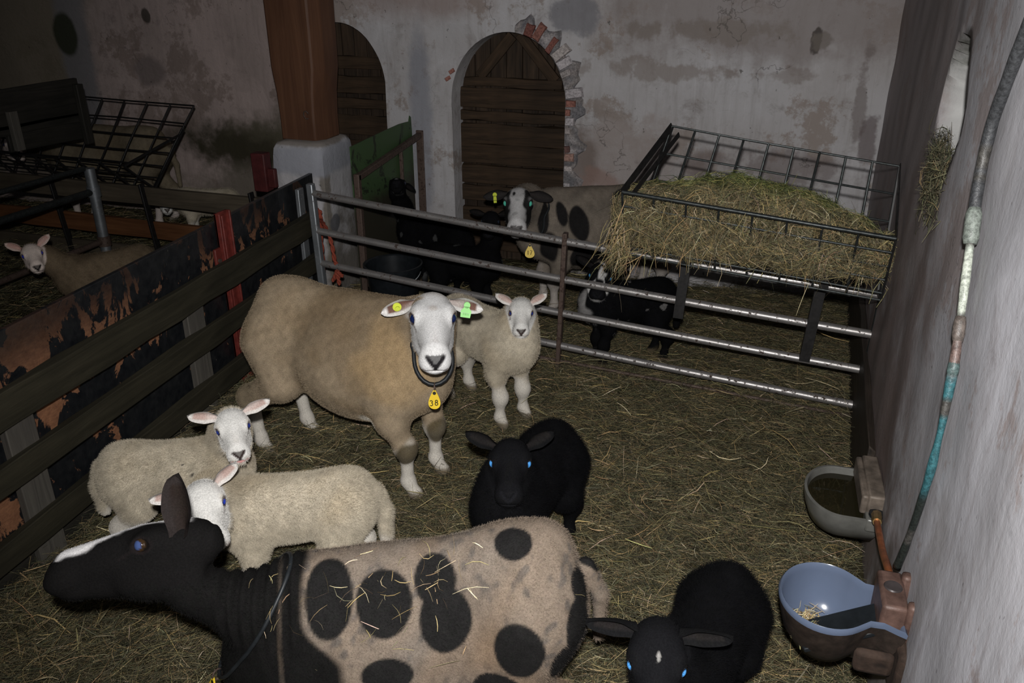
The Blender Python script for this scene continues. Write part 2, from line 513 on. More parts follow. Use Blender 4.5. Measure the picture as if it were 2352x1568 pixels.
def empty(name, loc, label=None, cat=None, group=None, rz=0.0):
    o = bpy.data.objects.new(name, None)
    o.empty_display_size = 0.1
    C.objects.link(o)
    o.location = loc
    o.rotation_euler = (0, 0, rz)
    if label:
        tag(o, label, cat, group)
    return o

def tag(o, label, cat, group=None, kind=None):
    o['label'] = label
    o['category'] = cat
    if group:
        o['group'] = group
    if kind:
        o['kind'] = kind
    return o

def struct(o):
    o['kind'] = 'structure'
    return o

def plank(name, p, q, w, t, mat, parent=None, up=(0, 0, 1), bevel=0.003, nx=1, wob=0.0):
    """a board from p to q (centre line), w wide along up, t thick; its own x axis follows the grain"""
    p, q = Vector(p), Vector(q)
    d = q - p
    L = d.length
    d.normalize()
    up = Vector(up)
    s = up.cross(d).normalized()
    u = d.cross(s)
    R = Matrix((d, s, u)).transposed()
    mb = MB()
    if nx <= 1:
        mb.box((0, -t / 2, -w / 2), (L, t / 2, w / 2))
    else:
        rg = np.random.default_rng(int(abs(p.x * 1000 + p.y * 77 + w * 999)) + 3)
        V = []
        for i in range(nx + 1):
            x = L * i / nx
            e = rg.normal(size=4) * wob
            V += [(x, -t / 2, -w / 2 + e[0]), (x, t / 2, -w / 2 + e[1]), (x, t / 2, w / 2 + e[2]), (x, -t / 2, w / 2 + e[3])]
        F = [(0, 3, 2, 1), tuple(4 * nx + k for k in range(4))]
        for i in range(nx):
            for k in range(4):
                F.append((4 * i + k, 4 * i + (k + 1) % 4, 4 * i + 4 + (k + 1) % 4, 4 * i + 4 + k))
        mb.add(V, F)
    o = mb.build(name, mat, parent, True, 30, bevel)
    base = Vector(parent.location) if parent is not None else Vector((0, 0, 0))
    o.location = p - base
    o.rotation_euler = R.to_euler()
    return o

def snoise(P, f, seed, n=14):
    rg = np.random.default_rng(seed)
    K = rg.normal(size=(n, 3)) * f
    ph = rg.uniform(0, 6.28, n)
    return np.sin(P @ K.T + ph).sum(1) / math.sqrt(n) * 0.9

def sstep(x, a, b):
    t = np.clip((x - a) / (b - a), 0, 1)
    return t * t * (3 - 2 * t)

# ------------------------------------------------------------------ stalks of hay
PAL = np.array([(0.046, 0.044, 0.028), (0.105, 0.098, 0.060), (0.175, 0.156, 0.090), (0.27, 0.215, 0.112), (0.42, 0.31, 0.15), (0.62, 0.52, 0.34)])
def stalks(name, base, dirs, length, width, mat, rg, bend=0.35, pal=(0.30, 0.30, 0.20, 0.13, 0.055, 0.015), sag=0.0, parent=None, green=None, loc=None):
    n = len(base)
    dirs = dirs / (np.linalg.norm(dirs, axis=1)[:, None] + 1e-9)
    side = np.cross(dirs, rg.normal(size=(n, 3)))
    side /= np.linalg.norm(side, axis=1)[:, None] + 1e-9
    wv = np.cross(dirs, side) * 0.5 + np.cross(dirs, rg.normal(size=(n, 3))) * 0.5
    wv /= np.linalg.norm(wv, axis=1)[:, None] + 1e-9
    K = 4
    V = np.empty((n, K, 2, 3), np.float32)
    b = rg.normal(size=n) * bend
    for i in range(K):
        t = i / (K - 1)
        off = (t - 0.5) * length
        arc = b * length * (0.25 - (t - 0.5) ** 2)
        c = base + dirs * off[:, None] + side * arc[:, None]
        c[:, 2] -= sag * length * t * t
        w = width * (0.5 if i in (0, K - 1) else 1.0)
        V[:, i, 0] = c - wv * w[:, None] / 2
        V[:, i, 1] = c + wv * w[:, None] / 2
    if loc is not None:
        V -= np.array(loc, np.float32)
    ci = rg.choice(len(PAL), n, p=np.array(pal) / sum(pal))
    col = PAL[ci] * rg.uniform(0.75, 1.25, (n, 1)) * (1 + rg.normal(size=(n, 3)) * 0.06)
    if green is not None:
        col = col * (1 - green[:, None]) + col * np.array((0.62, 0.85, 0.50)) * green[:, None]
    idx = np.arange(n)[:, None, None] * (K * 2)
    q = np.array([[2 * i, 2 * i + 1, 2 * i + 3, 2 * i + 2] for i in range(K - 1)])[None]
    Fq = (idx + q).reshape(-1, 4).astype(np.int32)
    me = bpy.data.meshes.new(name)
    me.vertices.add(n * K * 2)
    me.vertices.foreach_set('co', V.reshape(-1))
    me.loops.add(len(Fq) * 4)
    me.loops.foreach_set('vertex_index', Fq.ravel())
    me.polygons.add(len(Fq))
    me.polygons.foreach_set('loop_start', np.arange(0, len(Fq) * 4, 4, dtype=np.int32))
    me.update(calc_edges=True)
    me.validate()
    set_col(me, np.repeat(col, K * 2, 0))
    me.materials.append(mat)
    o = bpy.data.objects.new(name, me)
    C.objects.link(o)
    if parent is not None:
        o.parent = parent
    if loc is not None:
        o.location = loc
    return o

# ------------------------------------------------------------------ implicit surface engine (smooth union of bones -> one skin)
class Field:
    def __init__(self, lo, hi, h):
        self.lo = np.array(lo, np.float32)
        self.h = h
        self.n = np.ceil((np.array(hi) - lo) / h).astype(int) + 1
        self.F = np.full(self.n, 1.0, np.float32)
    def _win(self, lo, hi):
        a = np.maximum(np.floor((lo - self.lo) / self.h).astype(int), 0)
        b = np.minimum(np.ceil((hi - self.lo) / self.h).astype(int) + 1, self.n)
        if np.any(b <= a):
            return None
        ax = [self.lo[i] + self.h * np.arange(a[i], b[i], dtype=np.float32) for i in range(3)]
        P = np.stack(np.meshgrid(*ax, indexing='ij'), -1)
        return tuple(slice(a[i], b[i]) for i in range(3)), P
    def _blend(self, sl, d, k):
        f = self.F[sl]
        hh = np.maximum(k - np.abs(f - d), 0) / k
        self.F[sl] = np.minimum(f, d) - hh * hh * k * 0.25
    def cap(self, a, b, ra, rb, k=0.03, sub=False):
        a, b = np.array(a, np.float32), np.array(b, np.float32)
        m = max(ra, rb) + k + 2 * self.h
        w = self._win(np.minimum(a, b) - m, np.maximum(a, b) + m)
        if w is None:
            return
        sl, P = w
        ab = b - a
        t = np.clip(((P - a) @ ab) / (ab @ ab + 1e-9), 0, 1)
        d = np.linalg.norm(P - a - t[..., None] * ab, axis=-1) - (ra + (rb - ra) * t)
        self._sub(sl, d, k) if sub else self._blend(sl, d, k)
    def ell(self, c, r, R=None, k=0.03, sub=False):
        c, r = np.array(c, np.float32), np.array(r, np.float32)
        m = (max(r) if R is not None else r) + k + 2 * self.h
        w = self._win(c - m, c + m)
        if w is None:
            return
        sl, P = w
        Q = P - c
        if R is not None:
            Q = Q @ np.asarray(R, np.float32)
        k0 = np.linalg.norm(Q / r, axis=-1)
        k1 = np.linalg.norm(Q / (r * r), axis=-1)
        d = np.where(k0 < 1e-3, -min(r), k0 * (k0 - 1) / np.maximum(k1, 1e-6))
        self._sub(sl, d.astype(np.float32), k) if sub else self._blend(sl, d.astype(np.float32), k)
    def _sub(self, sl, d, k):
        f = self.F[sl]
        hh = np.maximum(k - np.abs(f + d), 0) / k
        self.F[sl] = np.maximum(f, -d) + hh * hh * k * 0.25
    def at(self, p):
        q = (np.array(p) - self.lo) / self.h
        i = np.clip(np.floor(q).astype(int), 0, self.n - 2)
        t = q - i
        v = 0
        for dx in (0, 1):
            for dy in (0, 1):
                for dz in (0, 1):
                    wgt = (t[0] if dx else 1 - t[0]) * (t[1] if dy else 1 - t[1]) * (t[2] if dz else 1 - t[2])
                    v += wgt * self.F[i[0] + dx, i[1] + dy, i[2] + dz]
        return v
    def skin(self, smooth=1):
        F = self.F
        I = F < 0
        cnt = np.zeros(np.array(F.shape) - 1, np.int8)
        offs = [(x, y, z) for x in (0, 1) for y in (0, 1) for z in (0, 1)]
        for x, y, z in offs:
            cnt += I[x:F.shape[0] - 1 + x, y:F.shape[1] - 1 + y, z:F.shape[2] - 1 + z]
        cells = np.argwhere((cnt > 0) & (cnt < 8))
        vals = {o: F[cells[:, 0] + o[0], cells[:, 1] + o[1], cells[:, 2] + o[2]] for o in offs}
        acc = np.zeros((len(cells), 3), np.float32)
        num = np.zeros(len(cells), np.float32)
        for o in offs:
            for ax in range(3):
                if o[ax]:
                    continue
                p = list(o)
                p[ax] = 1
                va, vb = vals[o], vals[tuple(p)]
                cr = (va < 0) != (vb < 0)
                t = np.where(cr, va / np.where(cr, va - vb, 1), 0)
                e = np.tile(np.array(o, np.float32), (len(cells), 1))
                e[:, ax] += t
                acc += e * cr[:, None]
                num += cr
        V = (cells + acc / num[:, None]) * self.h + self.lo
        idm = np.full(cnt.shape, -1, np.int32)
        idm[tuple(cells.T)] = np.arange(len(cells))
        quads = []
        for ax in range(3):
            a, b = [i for i in range(3) if i != ax]
            s0 = [slice(1, -1)] * 3
            s1 = [slice(1, -1)] * 3
            s0[ax] = slice(0, -1)
            s1[ax] = slice(1, None)
            A, B = I[tuple(s0)], I[tuple(s1)]
            for flip in (False, True):
                e = np.argwhere((A & ~B) if not flip else (~A & B))
                if not len(e):
                    continue
                e = e.copy()
                e[:, a] += 1
                e[:, b] += 1
                q = []
                for da, db in ((-1, -1), (0, -1), (0, 0), (-1, 0)):
                    c = e.copy()
                    c[:, a] += da
                    c[:, b] += db
                    q.append(idm[tuple(c.T)])
                q = np.stack(q, 1)
                if (ax == 1) != flip:
                    q = q[:, ::-1]
                quads.append(q)
        Q = np.concatenate(quads)
        Q = Q[(Q >= 0).all(1)]
        for _ in range(smooth):
            s = np.zeros_like(V)
            c = np.zeros(len(V), np.float32)
            for i in range(4):
                j = (i + 1) % 4
                np.add.at(s, Q[:, i], V[Q[:, j]])
                np.add.at(s, Q[:, j], V[Q[:, i]])
                np.add.at(c, Q[:, i], 1)
                np.add.at(c, Q[:, j], 1)
            V = V * 0.5 + 0.5 * s / np.maximum(c, 1)[:, None]
        return V, Q

# ------------------------------------------------------------------ sheep
WHITE, PINK, SOOT = (0.66, 0.645, 0.63), (0.50, 0.30, 0.26), (0.012, 0.012, 0.013)

def seg_d(p, a, b):
    a, b = np.array(a), np.array(b)
    ab = b - a
    t = np.clip(((p - a) @ ab) / (ab @ ab), 0, 1)
    return np.linalg.norm(p - a - t[:, None] * ab, axis=1)

def sheep(name, label, cat, org, heading, s, head, look, lamb=False, hs=None, roll=0.0, ears=((0, 0), (0, 0)), feet=None,
          coat=None, group=None, vox=0.006, fuzz=(0, 0.01), eye=((0.01, 0.02, 0.16), (0.01, 0.012, 0.02)), mouth_open=False, lie=False,
          ground=0.0, fat=1.0, neck_r=1.0, mz=None, ear_len=None, tail=True, lenf=1.0, tilt=0.0, arch=.10, ear_x=-.052, nape=-.015, deep=1.0, warp=None):
    """org: point on the floor under the trunk's middle; heading in degrees; head: world point between the eyes;
    look: (yaw, pitch down) of the muzzle in degrees; ears: (lift, swing back) of left and right ear"""
    coat = coat or {}
    hd = math.radians(heading)
    Rw = np.array([[math.cos(hd), -math.sin(hd), 0], [math.sin(hd), math.cos(hd), 0], [0, 0, 1]])
    O = np.array([org[0], org[1], ground])
    hp = Rw.T @ (np.array(head) - O)
    ly, lp, lr = math.radians(look[0] - heading), math.radians(look[1]), math.radians(roll)
    fx = np.array([math.cos(lp) * math.cos(ly), math.cos(lp) * math.sin(ly), -math.sin(lp)])
    lf = np.array([-math.sin(ly), math.cos(ly), 0])
    up = np.cross(fx, lf)
    lf, up = lf * math.cos(lr) + up * math.sin(lr), up * math.cos(lr) - lf * math.sin(lr)
    H = np.stack([fx, lf, up], 1)
    hs = hs or (0.74 if lamb else 0.95)
    mz = mz or (0.74 if lamb else 1.0)
    def hq(x, y, z):
        return hp + H @ (np.array([x * (mz if x > 0 else 1), y, z]) * hs)
    S = lambda *p: np.array(p, float) * s
    feet = feet or {}
    zl = -0.16 if lie else 0.0
    lo = np.minimum(np.array([-0.62, -0.30, -0.02]) * s, hp - 0.30)
    hi = np.maximum(np.array([0.62, 0.30, 0.95]) * s, hp + 0.30)
    lo[2] = -0.01
    fd = Field(lo, hi, vox)
    fy = fat
    if lamb:
        k = 0.05 * s
        trunk = [((.05, 0, .340), (.19, .086 * fy, .094)), ((-.03, 0, .336), (.17, .087 * fy, .084)), ((-.165, 0, .352), (.105, .086 * fy, .096)),
                 ((.135, 0, .350), (.10, .076 * fy, .100)), ((.185, 0, .340), (.06, .054, .070))]
        spine = ((-.19, 0, .398), (.15, 0, .404), .044)
        nb, nr0, nr1 = (.165, 0, .372), .066 * neck_r, .047 * neck_r
        fore = dict(sh=(.135, .050, .31), el=(.12, .058, .23), kn=(.140, .052, .135), fe=(.135, .052, .045), r=(.048, .034, .0225, .0195, .0175, .019))
        hind = dict(hip=(-.175, .05, .325), kn=(-.135, .066, .235), ho=(-.215, .058, .150), fe=(-.200, .058, .045), r=(.074, .050, .033, .0215, .018, .019))
        tl = [(-.262, 0, .370), (-.290, 0, .29), (-.288, 0, .18)]
        tr = (.026, .022, .018)
    else:
        k = 0.07 * s
        trunk = [((.10, 0, .475), (.34, .165 * fy, .215)), ((.03, 0, .460), (.30, .185 * fy, .200)), ((-.29, 0, .540), (.185, .150 * fy, .165)),
                 ((.27, 0, .515), (.165, .140 * fy, .19)), ((.38, 0, .47), (.10, .095, .115))]
        spine = ((-.36, 0, .645), (.28, 0, .650), .068)
        nb, nr0, nr1 = (.33, 0, .560), .118 * neck_r, .070 * neck_r
        fore = dict(sh=(.28, .09, .45), el=(.25, .115, .32), kn=(.285, .095, .205), fe=(.28, .095, .065), r=(.082, .050, .034, .0245, .022, .024))
        hind = dict(hip=(-.33, .09, .50), kn=(-.27, .120, .355), ho=(-.405, .105, .240), fe=(-.375, .105, .065), r=(.115, .070, .044, .028, .023, .024))
        tl = [(-.475, 0, .56), (-.520, 0, .46), (-.522, 0, .31)]
        tr = (.027, .020, .015)
    dz = np.array([0, 0, zl * (0.6 if lamb else 1)])
    lf_ = np.array([lenf, 1, 1])
    trunk = [(np.array(c) * lf_, np.array(r) * lf_) for c, r in trunk]
    spine = (np.array(spine[0]) * lf_, np.array(spine[1]) * lf_, spine[2])
    nb = np.array(nb) * lf_
    tl = [np.array(t) * lf_ for t in tl]
    fore['sh'] = tuple(np.array(fore['sh']) * lf_)
    hind['hip'] = tuple(np.array(hind['hip']) * lf_)
    hind['kn'] = tuple(np.array(hind['kn']) * lf_)
    trunk = [(np.array((c[0], c[1], c[2] - (deep - 1) * r[2])), np.array((r[0], r[1] * (1 + (deep - 1) * .25), r[2] * deep))) for c, r in trunk]
    tz = lambda v: np.array((v[0], v[1], v[2] + tilt * v[0]))
    trunk = [(tz(c), r) for c, r in trunk]
    spine = (tz(spine[0]), tz(spine[1]), spine[2])
    nb = tz(nb)
    tl = [tz(t) for t in tl]
    for D, kk in ((fore, 'sh'), (hind, 'hip')):
        D[kk] = tuple(tz(D[kk]))
    for c, r in trunk:
        fd.ell(S(*c) + dz, S(*r), k=k)
    fd.cap(S(*spine[0]) + dz, S(*spine[1]) + dz, spine[2] * s, spine[2] * s, k)
    if tail:
        for i in range(2):
            fd.cap(S(*tl[i]) + dz, S(*tl[i + 1]) + dz, tr[i] * s, tr[i + 1] * s, 0.012)
    # neck
    N0 = S(*nb) + dz
    H0 = hq(-.055 - (nape + .015) * .25, 0, nape)
    dirb = np.array([0.55, 0, 0.83])
    L = np.linalg.norm(H0 - N0)
    mid = 0.5 * (N0 + H0) + dirb * L * arch - fx * L * 0.10
    rm = (nr0 + nr1) / 2 * s * 0.98
    fd.cap(N0, mid, nr0 * s, rm, 0.05 * s)
    fd.cap(mid, H0, rm, nr1 * s, 0.05 * s)
    fd.cap(S(*trunk[3][0]) + dz, N0, nr0 * s * 1.15, nr0 * s, 0.06 * s)
    # legs
    kl = 0.030 * s
    legc = []
    for sg, nm in ((1, 'L'), (-1, 'R')):
        for D, key in ((fore, 'F'), (hind, 'H')):
            dx, dy = feet.get(key + nm, (0, 0))
            sh = np.array([dx, dy * sg, 0])
            g = lambda q, a: (S(q[0], q[1] * sg, q[2]) + sh * a) + dz
            r = [x * s for x in D['r']]
            if key == 'F':
                P = [g(D['sh'], 0), g(D['el'], .25), g(D['kn'], .65), g(D['fe'], 1)]
            else:
                P = [g(D['hip'], 0), g(D['kn'], .2), g(D['ho'], .75), g(D['fe'], 1)]
            if lie:
                # folded under the body
                P = [P[0], P[0] + S(0.02, 0.05 * sg, -.12), P[0] + S(.10 if key == 'F' else .16, .07 * sg, -.16), P[0] + S(-.02 if key == 'F' else .02, .08 * sg, -.18)]
                for p in P[1:]:
                    p[2] = max(p[2], 0.035)
            fd.cap(P[0], P[1], r[0], r[1], k)
            fd.cap(P[1], P[2], r[1] * .95, r[2], kl)
            fd.ell(P[2], np.array([1.08, 1.0, 1.1]) * r[2] * 1.0, k=kl)
            fd.cap(P[2], P[3], r[3], r[4], kl)
            fd.ell(P[3], np.array([1, 1, 1.05]) * r[4] * 1.06, k=kl * .6)
            if not lie:
                toe = P[3] + np.array([0.016 * s if lamb else 0.026 * s, 0, 0])
                toe[2] = 0.016 * s + 0.004
                fd.cap(P[3], toe, r[4] * .95, r[5], kl * .6)
                fd.ell(toe + np.array([0.006, 0, 0]) * s, np.array([r[5] * 1.25, r[5] * .98, 0.019 * s + .003]), k=kl * .4)
            legc.append((P, key))
    # head
    q = hs
    EX, EZ = (.036, .022) if lamb else (.028, .026)
    hc = lambda a, b, ra, rb, kk=.02: fd.cap(hq(*a), hq(*b), ra * q, rb * q, kk * q)
    he = lambda c, r, kk=.02, sub=False: fd.ell(hq(*c), np.array(r) * q * np.array([mz ** .5, 1, 1]), H, kk * q, sub)
    he((-.030, 0, .006), (.076, .061, .057))
    if lamb:
        he((-.015, 0, .022), (.054, .054, .046))
    he((EX - .018, .044, EZ + .003), (.036, .024, .025))
    he((EX - .018, -.044, EZ + .003), (.036, .024, .025))
    hc((.02, 0, .002), (.150, 0, -.014), .055, .035, .025)
    hc((.04, 0, .030), (.155, 0, .006), .028, .024)
    he((.01, .030, -.045), (.078, .030, .048))
    he((.01, -.030, -.045), (.078, .030, .048))
    hc((.0, 0, -.058), (.140, 0, -.048), .036, .026)
    he((.163, 0, -.020), (.034, .040, .035))
    he((.168, .020, -.034), (.028, .020, .022))
    he((.168, -.020, -.034), (.028, .020, .022))
    he((.152, 0, -.056 - (.008 if mouth_open else 0)), (.030, .028, .018), .010)
    for sg in (1, -1):
        he((EX, .060 * sg, EZ), (.017, .012, .013), .006, True)           # eye sockets
        fd.cap(hq(.200, .017 * sg, -.008), hq(.203, .007 * sg, -.022), .0055 * q, .0035 * q, .006 * q, True)   # nostrils
    if mouth_open:
        fd.ell(hq(.190, 0, -.050), np.array([.018, .022, .0065]) * q, H, .005 * q, True)
    else:
        fd.ell(hq(.197, 0, -.047), np.array([.020, .026, .0022]) * q, H, .006 * q, True)
    V, F = fd.skin()
    if warp is not None:
        V = warp(V)
    part = np.zeros(len(V), int)
    # ears
    el = ear_len or (.082 if lamb else .122)
    ew = el * (.50 if lamb else .50)
    nV = [V]
    nF = [list(map(int, f)) for f in F]
    cnt = len(V)
    tags_at = {}
    for sg, ear in zip((1, -1), ears):
        lift, swing = ear[:2]
        tn = math.radians(ear[2] if len(ear) > 2 else 6)
        a, b = math.radians(lift), math.radians(swing)
        e = np.array([-math.sin(b) * math.cos(a), sg * math.cos(a) * math.cos(b), math.sin(a)])
        nrm = np.array([math.cos(tn), sg * math.sin(tn), .18])
        nrm -= e * (nrm @ e)
        nrm /= np.linalg.norm(nrm)
        wd = np.cross(nrm, e)
        base = np.array([ear_x, sg * .050, .034]) * hs
        nu, nv = 14, 9
        front, back = [], []
        for i in range(nu):
            u = i / (nu - 1)
            wv = ew / 2 * (1 - u ** 3.2) ** .62 * (.48 + .52 * sstep(u, 0, .42)) + .0008
            for j in range(nv):
                v = -1 + 2 * j / (nv - 1)
                cup = ew * .42 * (v * v - .35) * (1 - .55 * u) + ew * .10 * sstep(u, .2, 1)
                c = base + e * el * u + wd * wv * v * (1 - .12 * (1 - u)) + nrm * cup
                c = c + np.array([0, 0, -1]) * el * .08 * u * u
                front.append(c)
                back.append(c - nrm * (.0045 * (1 - v ** 4) * (1.6 - u) * (hs / .74)))
        E = np.array(front + back)
        E = hp + E @ H.T
        m = nu * nv
        for i in range(nu - 1):
            for j in range(nv - 1):
                p0, p1, p2, p3 = i * nv + j, i * nv + j + 1, (i + 1) * nv + j + 1, (i + 1) * nv + j
                fr = [p0, p1, p2, p3] if sg < 0 else [p3, p2, p1, p0]
                nF.append([cnt + x for x in fr])
                nF.append([cnt + m + x for x in fr[::-1]])
        nV.append(E)
        pt = np.ones(2 * m, int)
        jj = np.tile(np.abs(-1 + 2 * np.arange(nv) / (nv - 1)), nu)
        uu = np.repeat(np.arange(nu) / (nu - 1), nv)
        inner = (jj < .66) & (uu < .84)
        pt[:m][inner] = 2
        part = np.concatenate([part, pt])
        cnt += 2 * m
        tags_at[sg] = (hp + H @ (base + e * el * .52 + nrm * ew * -.02), H @ nrm, H @ wd, H @ e)
    V = np.concatenate(nV)
    # ---------------- colour
    Q = ((V - hp) @ H) / hs
    Q[:, 0] = np.where(Q[:, 0] > 0, Q[:, 0] / mz, Q[:, 0])
    wool = np.array(coat.get('wool', (.5, .45, .36)))
    wool2 = np.array(coat.get('wool2', wool * .8))
    face = np.array(coat.get('face', WHITE))
    leg = np.array(coat.get('leg', face))
    n1 = snoise(V, 9 / s * .7, 3) * .6 + snoise(V, 28, 4) * .4
    col = wool + (wool2 - wool) * sstep(n1, -.2, 1.0)[:, None]
    for fn in coat.get('body', ()):                    # extra markings on the fleece
        f, c = fn(V)
        col = col * (1 - f[:, None]) + np.array(c) * f[:, None]
    for (c, r, pc) in coat.get('patches', ()):         # dark spots in the fleece
        dd = np.linalg.norm((V - np.array(c)) / np.array(r), axis=1) + snoise(V, 26, 11) * .07
        f = sstep(dd, 1.06, .94)
        col = col * (1 - f[:, None]) + np.array(pc) * f[:, None]
    tq = np.clip((Q[:, 0] + .03) / .19, 0, 1)
    hr = np.linalg.norm(Q - np.stack([-.03 + .19 * tq, 0 * tq, .0 - .02 * tq], 1), axis=1) - (.083 - .035 * tq)
    hm = sstep(Q[:, 0] + .35 * Q[:, 2] + .05 * snoise(V, 40, 9), coat.get('face_at', -.075) - .02, coat.get('face_at', -.075) + .025) * sstep(hr, .012, .0)
    col = col * (1 - hm[:, None]) + face * hm[:, None]
    # legs: bare of wool below knee and hock
    legtop = coat.get('legtop', .21 if not lamb else .19) * s
    lm = sstep(V[:, 2] + .02 * snoise(V, 30, 6), legtop + .03 * s, legtop - .02 * s) * (1 - hm)
    if lie:
        lm *= 0
    col = col * (1 - lm[:, None]) + leg * lm[:, None]
    if 'legfn' in coat:
        f, c = coat['legfn'](V)
        col = col * (1 - f[:, None]) + np.array(c) * f[:, None]
    hoof = sstep(V[:, 2], .034 * s + .006, .024 * s + .004) * (0 if lie else 1)
    col = col * (1 - .8 * hoof[:, None]) + np.array(coat.get('hoof', (.10, .075, .05))) * .8 * hoof[:, None]
    dirt = sstep(V[:, 2] + .012 * snoise(V, 40, 8), .055 * s, .0) * (0 if lie else 1)
    col = col * (1 - .6 * dirt[:, None]) + np.array((.12, .095, .055)) * .6 * dirt[:, None]
    body = part == 0
    fc = coat.get('facefn')
    if fc is not None:
        f, c = fc(Q, V)
        f = f * hm
        col = col * (1 - f[:, None]) + np.array(c) * f[:, None]
    # nose, mouth, eyelids
    nosec = np.array(coat.get('nose', (.022, .020, .020)))
    yz = Q[:, 1:3]
    nd = np.minimum(seg_d(yz, (.021, -.003), (.004, -.026)), seg_d(yz, (-.021, -.003), (-.004, -.026)))
    nd = np.minimum(nd, seg_d(yz, (0, -.024), (0, -.036)))
    nf = sstep(nd, coat.get('nose_r', .0085), .004) * (Q[:, 0] > .165) * body
    nf2 = (np.abs(Q[:, 1]) < .02 - (.0 - Q[:, 2]) * .45) * (Q[:, 2] < .004) * (Q[:, 2] > -.034) * (Q[:, 0] > .17) * body * .8
    nf = np.maximum(nf, nf2)
    col = col * (1 - nf[:, None]) + nosec * nf[:, None]
    mouth = sstep(np.abs(Q[:, 2] + .047 - 5.0 * Q[:, 1] ** 2), .0045, .001) * (Q[:, 0] > .135) * (np.abs(Q[:, 1]) < .034) * body
    mc = np.array(coat.get('mouth', (.16, .10, .09)))
    if mouth_open:
        mo = np.linalg.norm((Q - np.array([.180, 0, -.052])) / np.array([.03, .024, .012]), axis=1) < 1
        mouth = np.maximum(mouth, mo * body)
        mc = np.array((.42, .16, .15))
    col = col * (1 - .85 * mouth[:, None]) + mc * .85 * mouth[:, None]
    lid = np.array(coat.get('lid', (.10, .07, .06)))
    for sg in (1, -1):
        ed = np.linalg.norm((Q - np.array([EX, .060 * sg, EZ])) / np.array([1.25, 1, 1]), axis=1)
        ef = sstep(ed, .0205, .0165) * body
        tear = sstep(seg_d(Q[:, [0, 2]], (EX + .010, EZ - .007), (EX + .038, EZ - .024)), .005, .001) * (Q[:, 1] * sg > .02) * body * .75
        ef = np.maximum(ef, tear)
        col = col * (1 - ef[:, None]) + lid * ef[:, None]
    eo = np.array(coat.get('ear', face))
    ei = np.array(coat.get('ear_in', PINK))
    col[part == 1] = eo * (1 + .06 * snoise(V[part == 1], 60, 2))[:, None]
    t2 = sstep(snoise(V[part == 2], 55, 5), -.8, .8)[:, None]
    col[part == 2] = ei * (1 - .45 * t2) + eo * .45 * t2
    if 'earfn' in coat:
        f, c = coat['earfn'](Q, part)
        col = col * (1 - f[:, None]) + np.array(c) * f[:, None]
    # lumpy fleece
    wl = (1 - hm) * (1 - lm) * body
    nrm = np.zeros_like(V)
    o = mesh_obj(name, V, nF, M[coat.get('mat', 'wool')], None, True, 0, 0, np.clip(col * (1 + .10 * wl * snoise(V, 120, 21))[:, None], 0.002, 1))
    o.location = O
    o.rotation_euler = (0, 0, hd)
    tag(o, label, cat, group)
    # fuzz of the fleece
    if fuzz[0]:
        for nm, wt in (('fleece', np.maximum(wl, 0.0)), ('length', np.clip(wl + .22 * body, 0, 1))):
            vg = o.vertex_groups.new(name=nm)
            ql = np.round(wt * 10).astype(int)
            for lv in range(1, 11):
                ids = np.nonzero(ql == lv)[0]
                if len(ids):
                    vg.add(ids.tolist(), lv / 10, 'REPLACE')
        md = o.modifiers.new('fleece', 'PARTICLE_SYSTEM')
        ps = o.particle_systems[-1]
        st = ps.settings
        st.type = 'HAIR'
        st.count = fuzz[0]
        st.hair_length = fuzz[1]
        st.hair_step = 3
        st.emit_from = 'FACE'
        st.use_emit_random = True
        st.use_even_distribution = True
        st.hair_length = fuzz[1]
        st.normal_factor = fuzz[1] * .20
        st.factor_random = fuzz[1] * .16
        st.object_align_factor = (-fuzz[1] * .10, 0, -fuzz[1] * .08)
        st.child_type = 'NONE'
        st.root_radius = 0.9
        st.tip_radius = 0.25
        st.radius_scale = 0.0008
        st.shape = 0.0
        ps.vertex_group_length = 'length'
        st.material = 1
    # eyes; the flash glow in the pupils is painted into their colour
    for sg in (1, -1):
        mb = MB()
        mb.sphere((0, 0, 0), .0148 * hs, 20, 14)
        pv = np.concatenate(mb.v) / (.0148 * hs)
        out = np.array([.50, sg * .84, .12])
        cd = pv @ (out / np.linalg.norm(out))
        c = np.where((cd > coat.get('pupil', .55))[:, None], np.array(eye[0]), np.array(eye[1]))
        if 'iris' in coat:
            c = np.where(((cd < coat.get('pupil', .55) + .02) & (cd > .35))[:, None], np.array(coat['iris']), c)
        Vv = hq(EX - .001, .0508 * sg, EZ) + (np.concatenate(mb.v)) @ H.T
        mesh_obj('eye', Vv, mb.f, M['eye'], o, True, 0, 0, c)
    return dict(o=o, fd=fd, hp=hp, H=H, hq=hq, hs=hs, ears=tags_at, N0=N0, mid=mid, H0=H0, Rw=Rw, O=O, V=V, col=col)

def to_local(A, p):
    return A['Rw'].T @ (np.array(p) - A['O'])

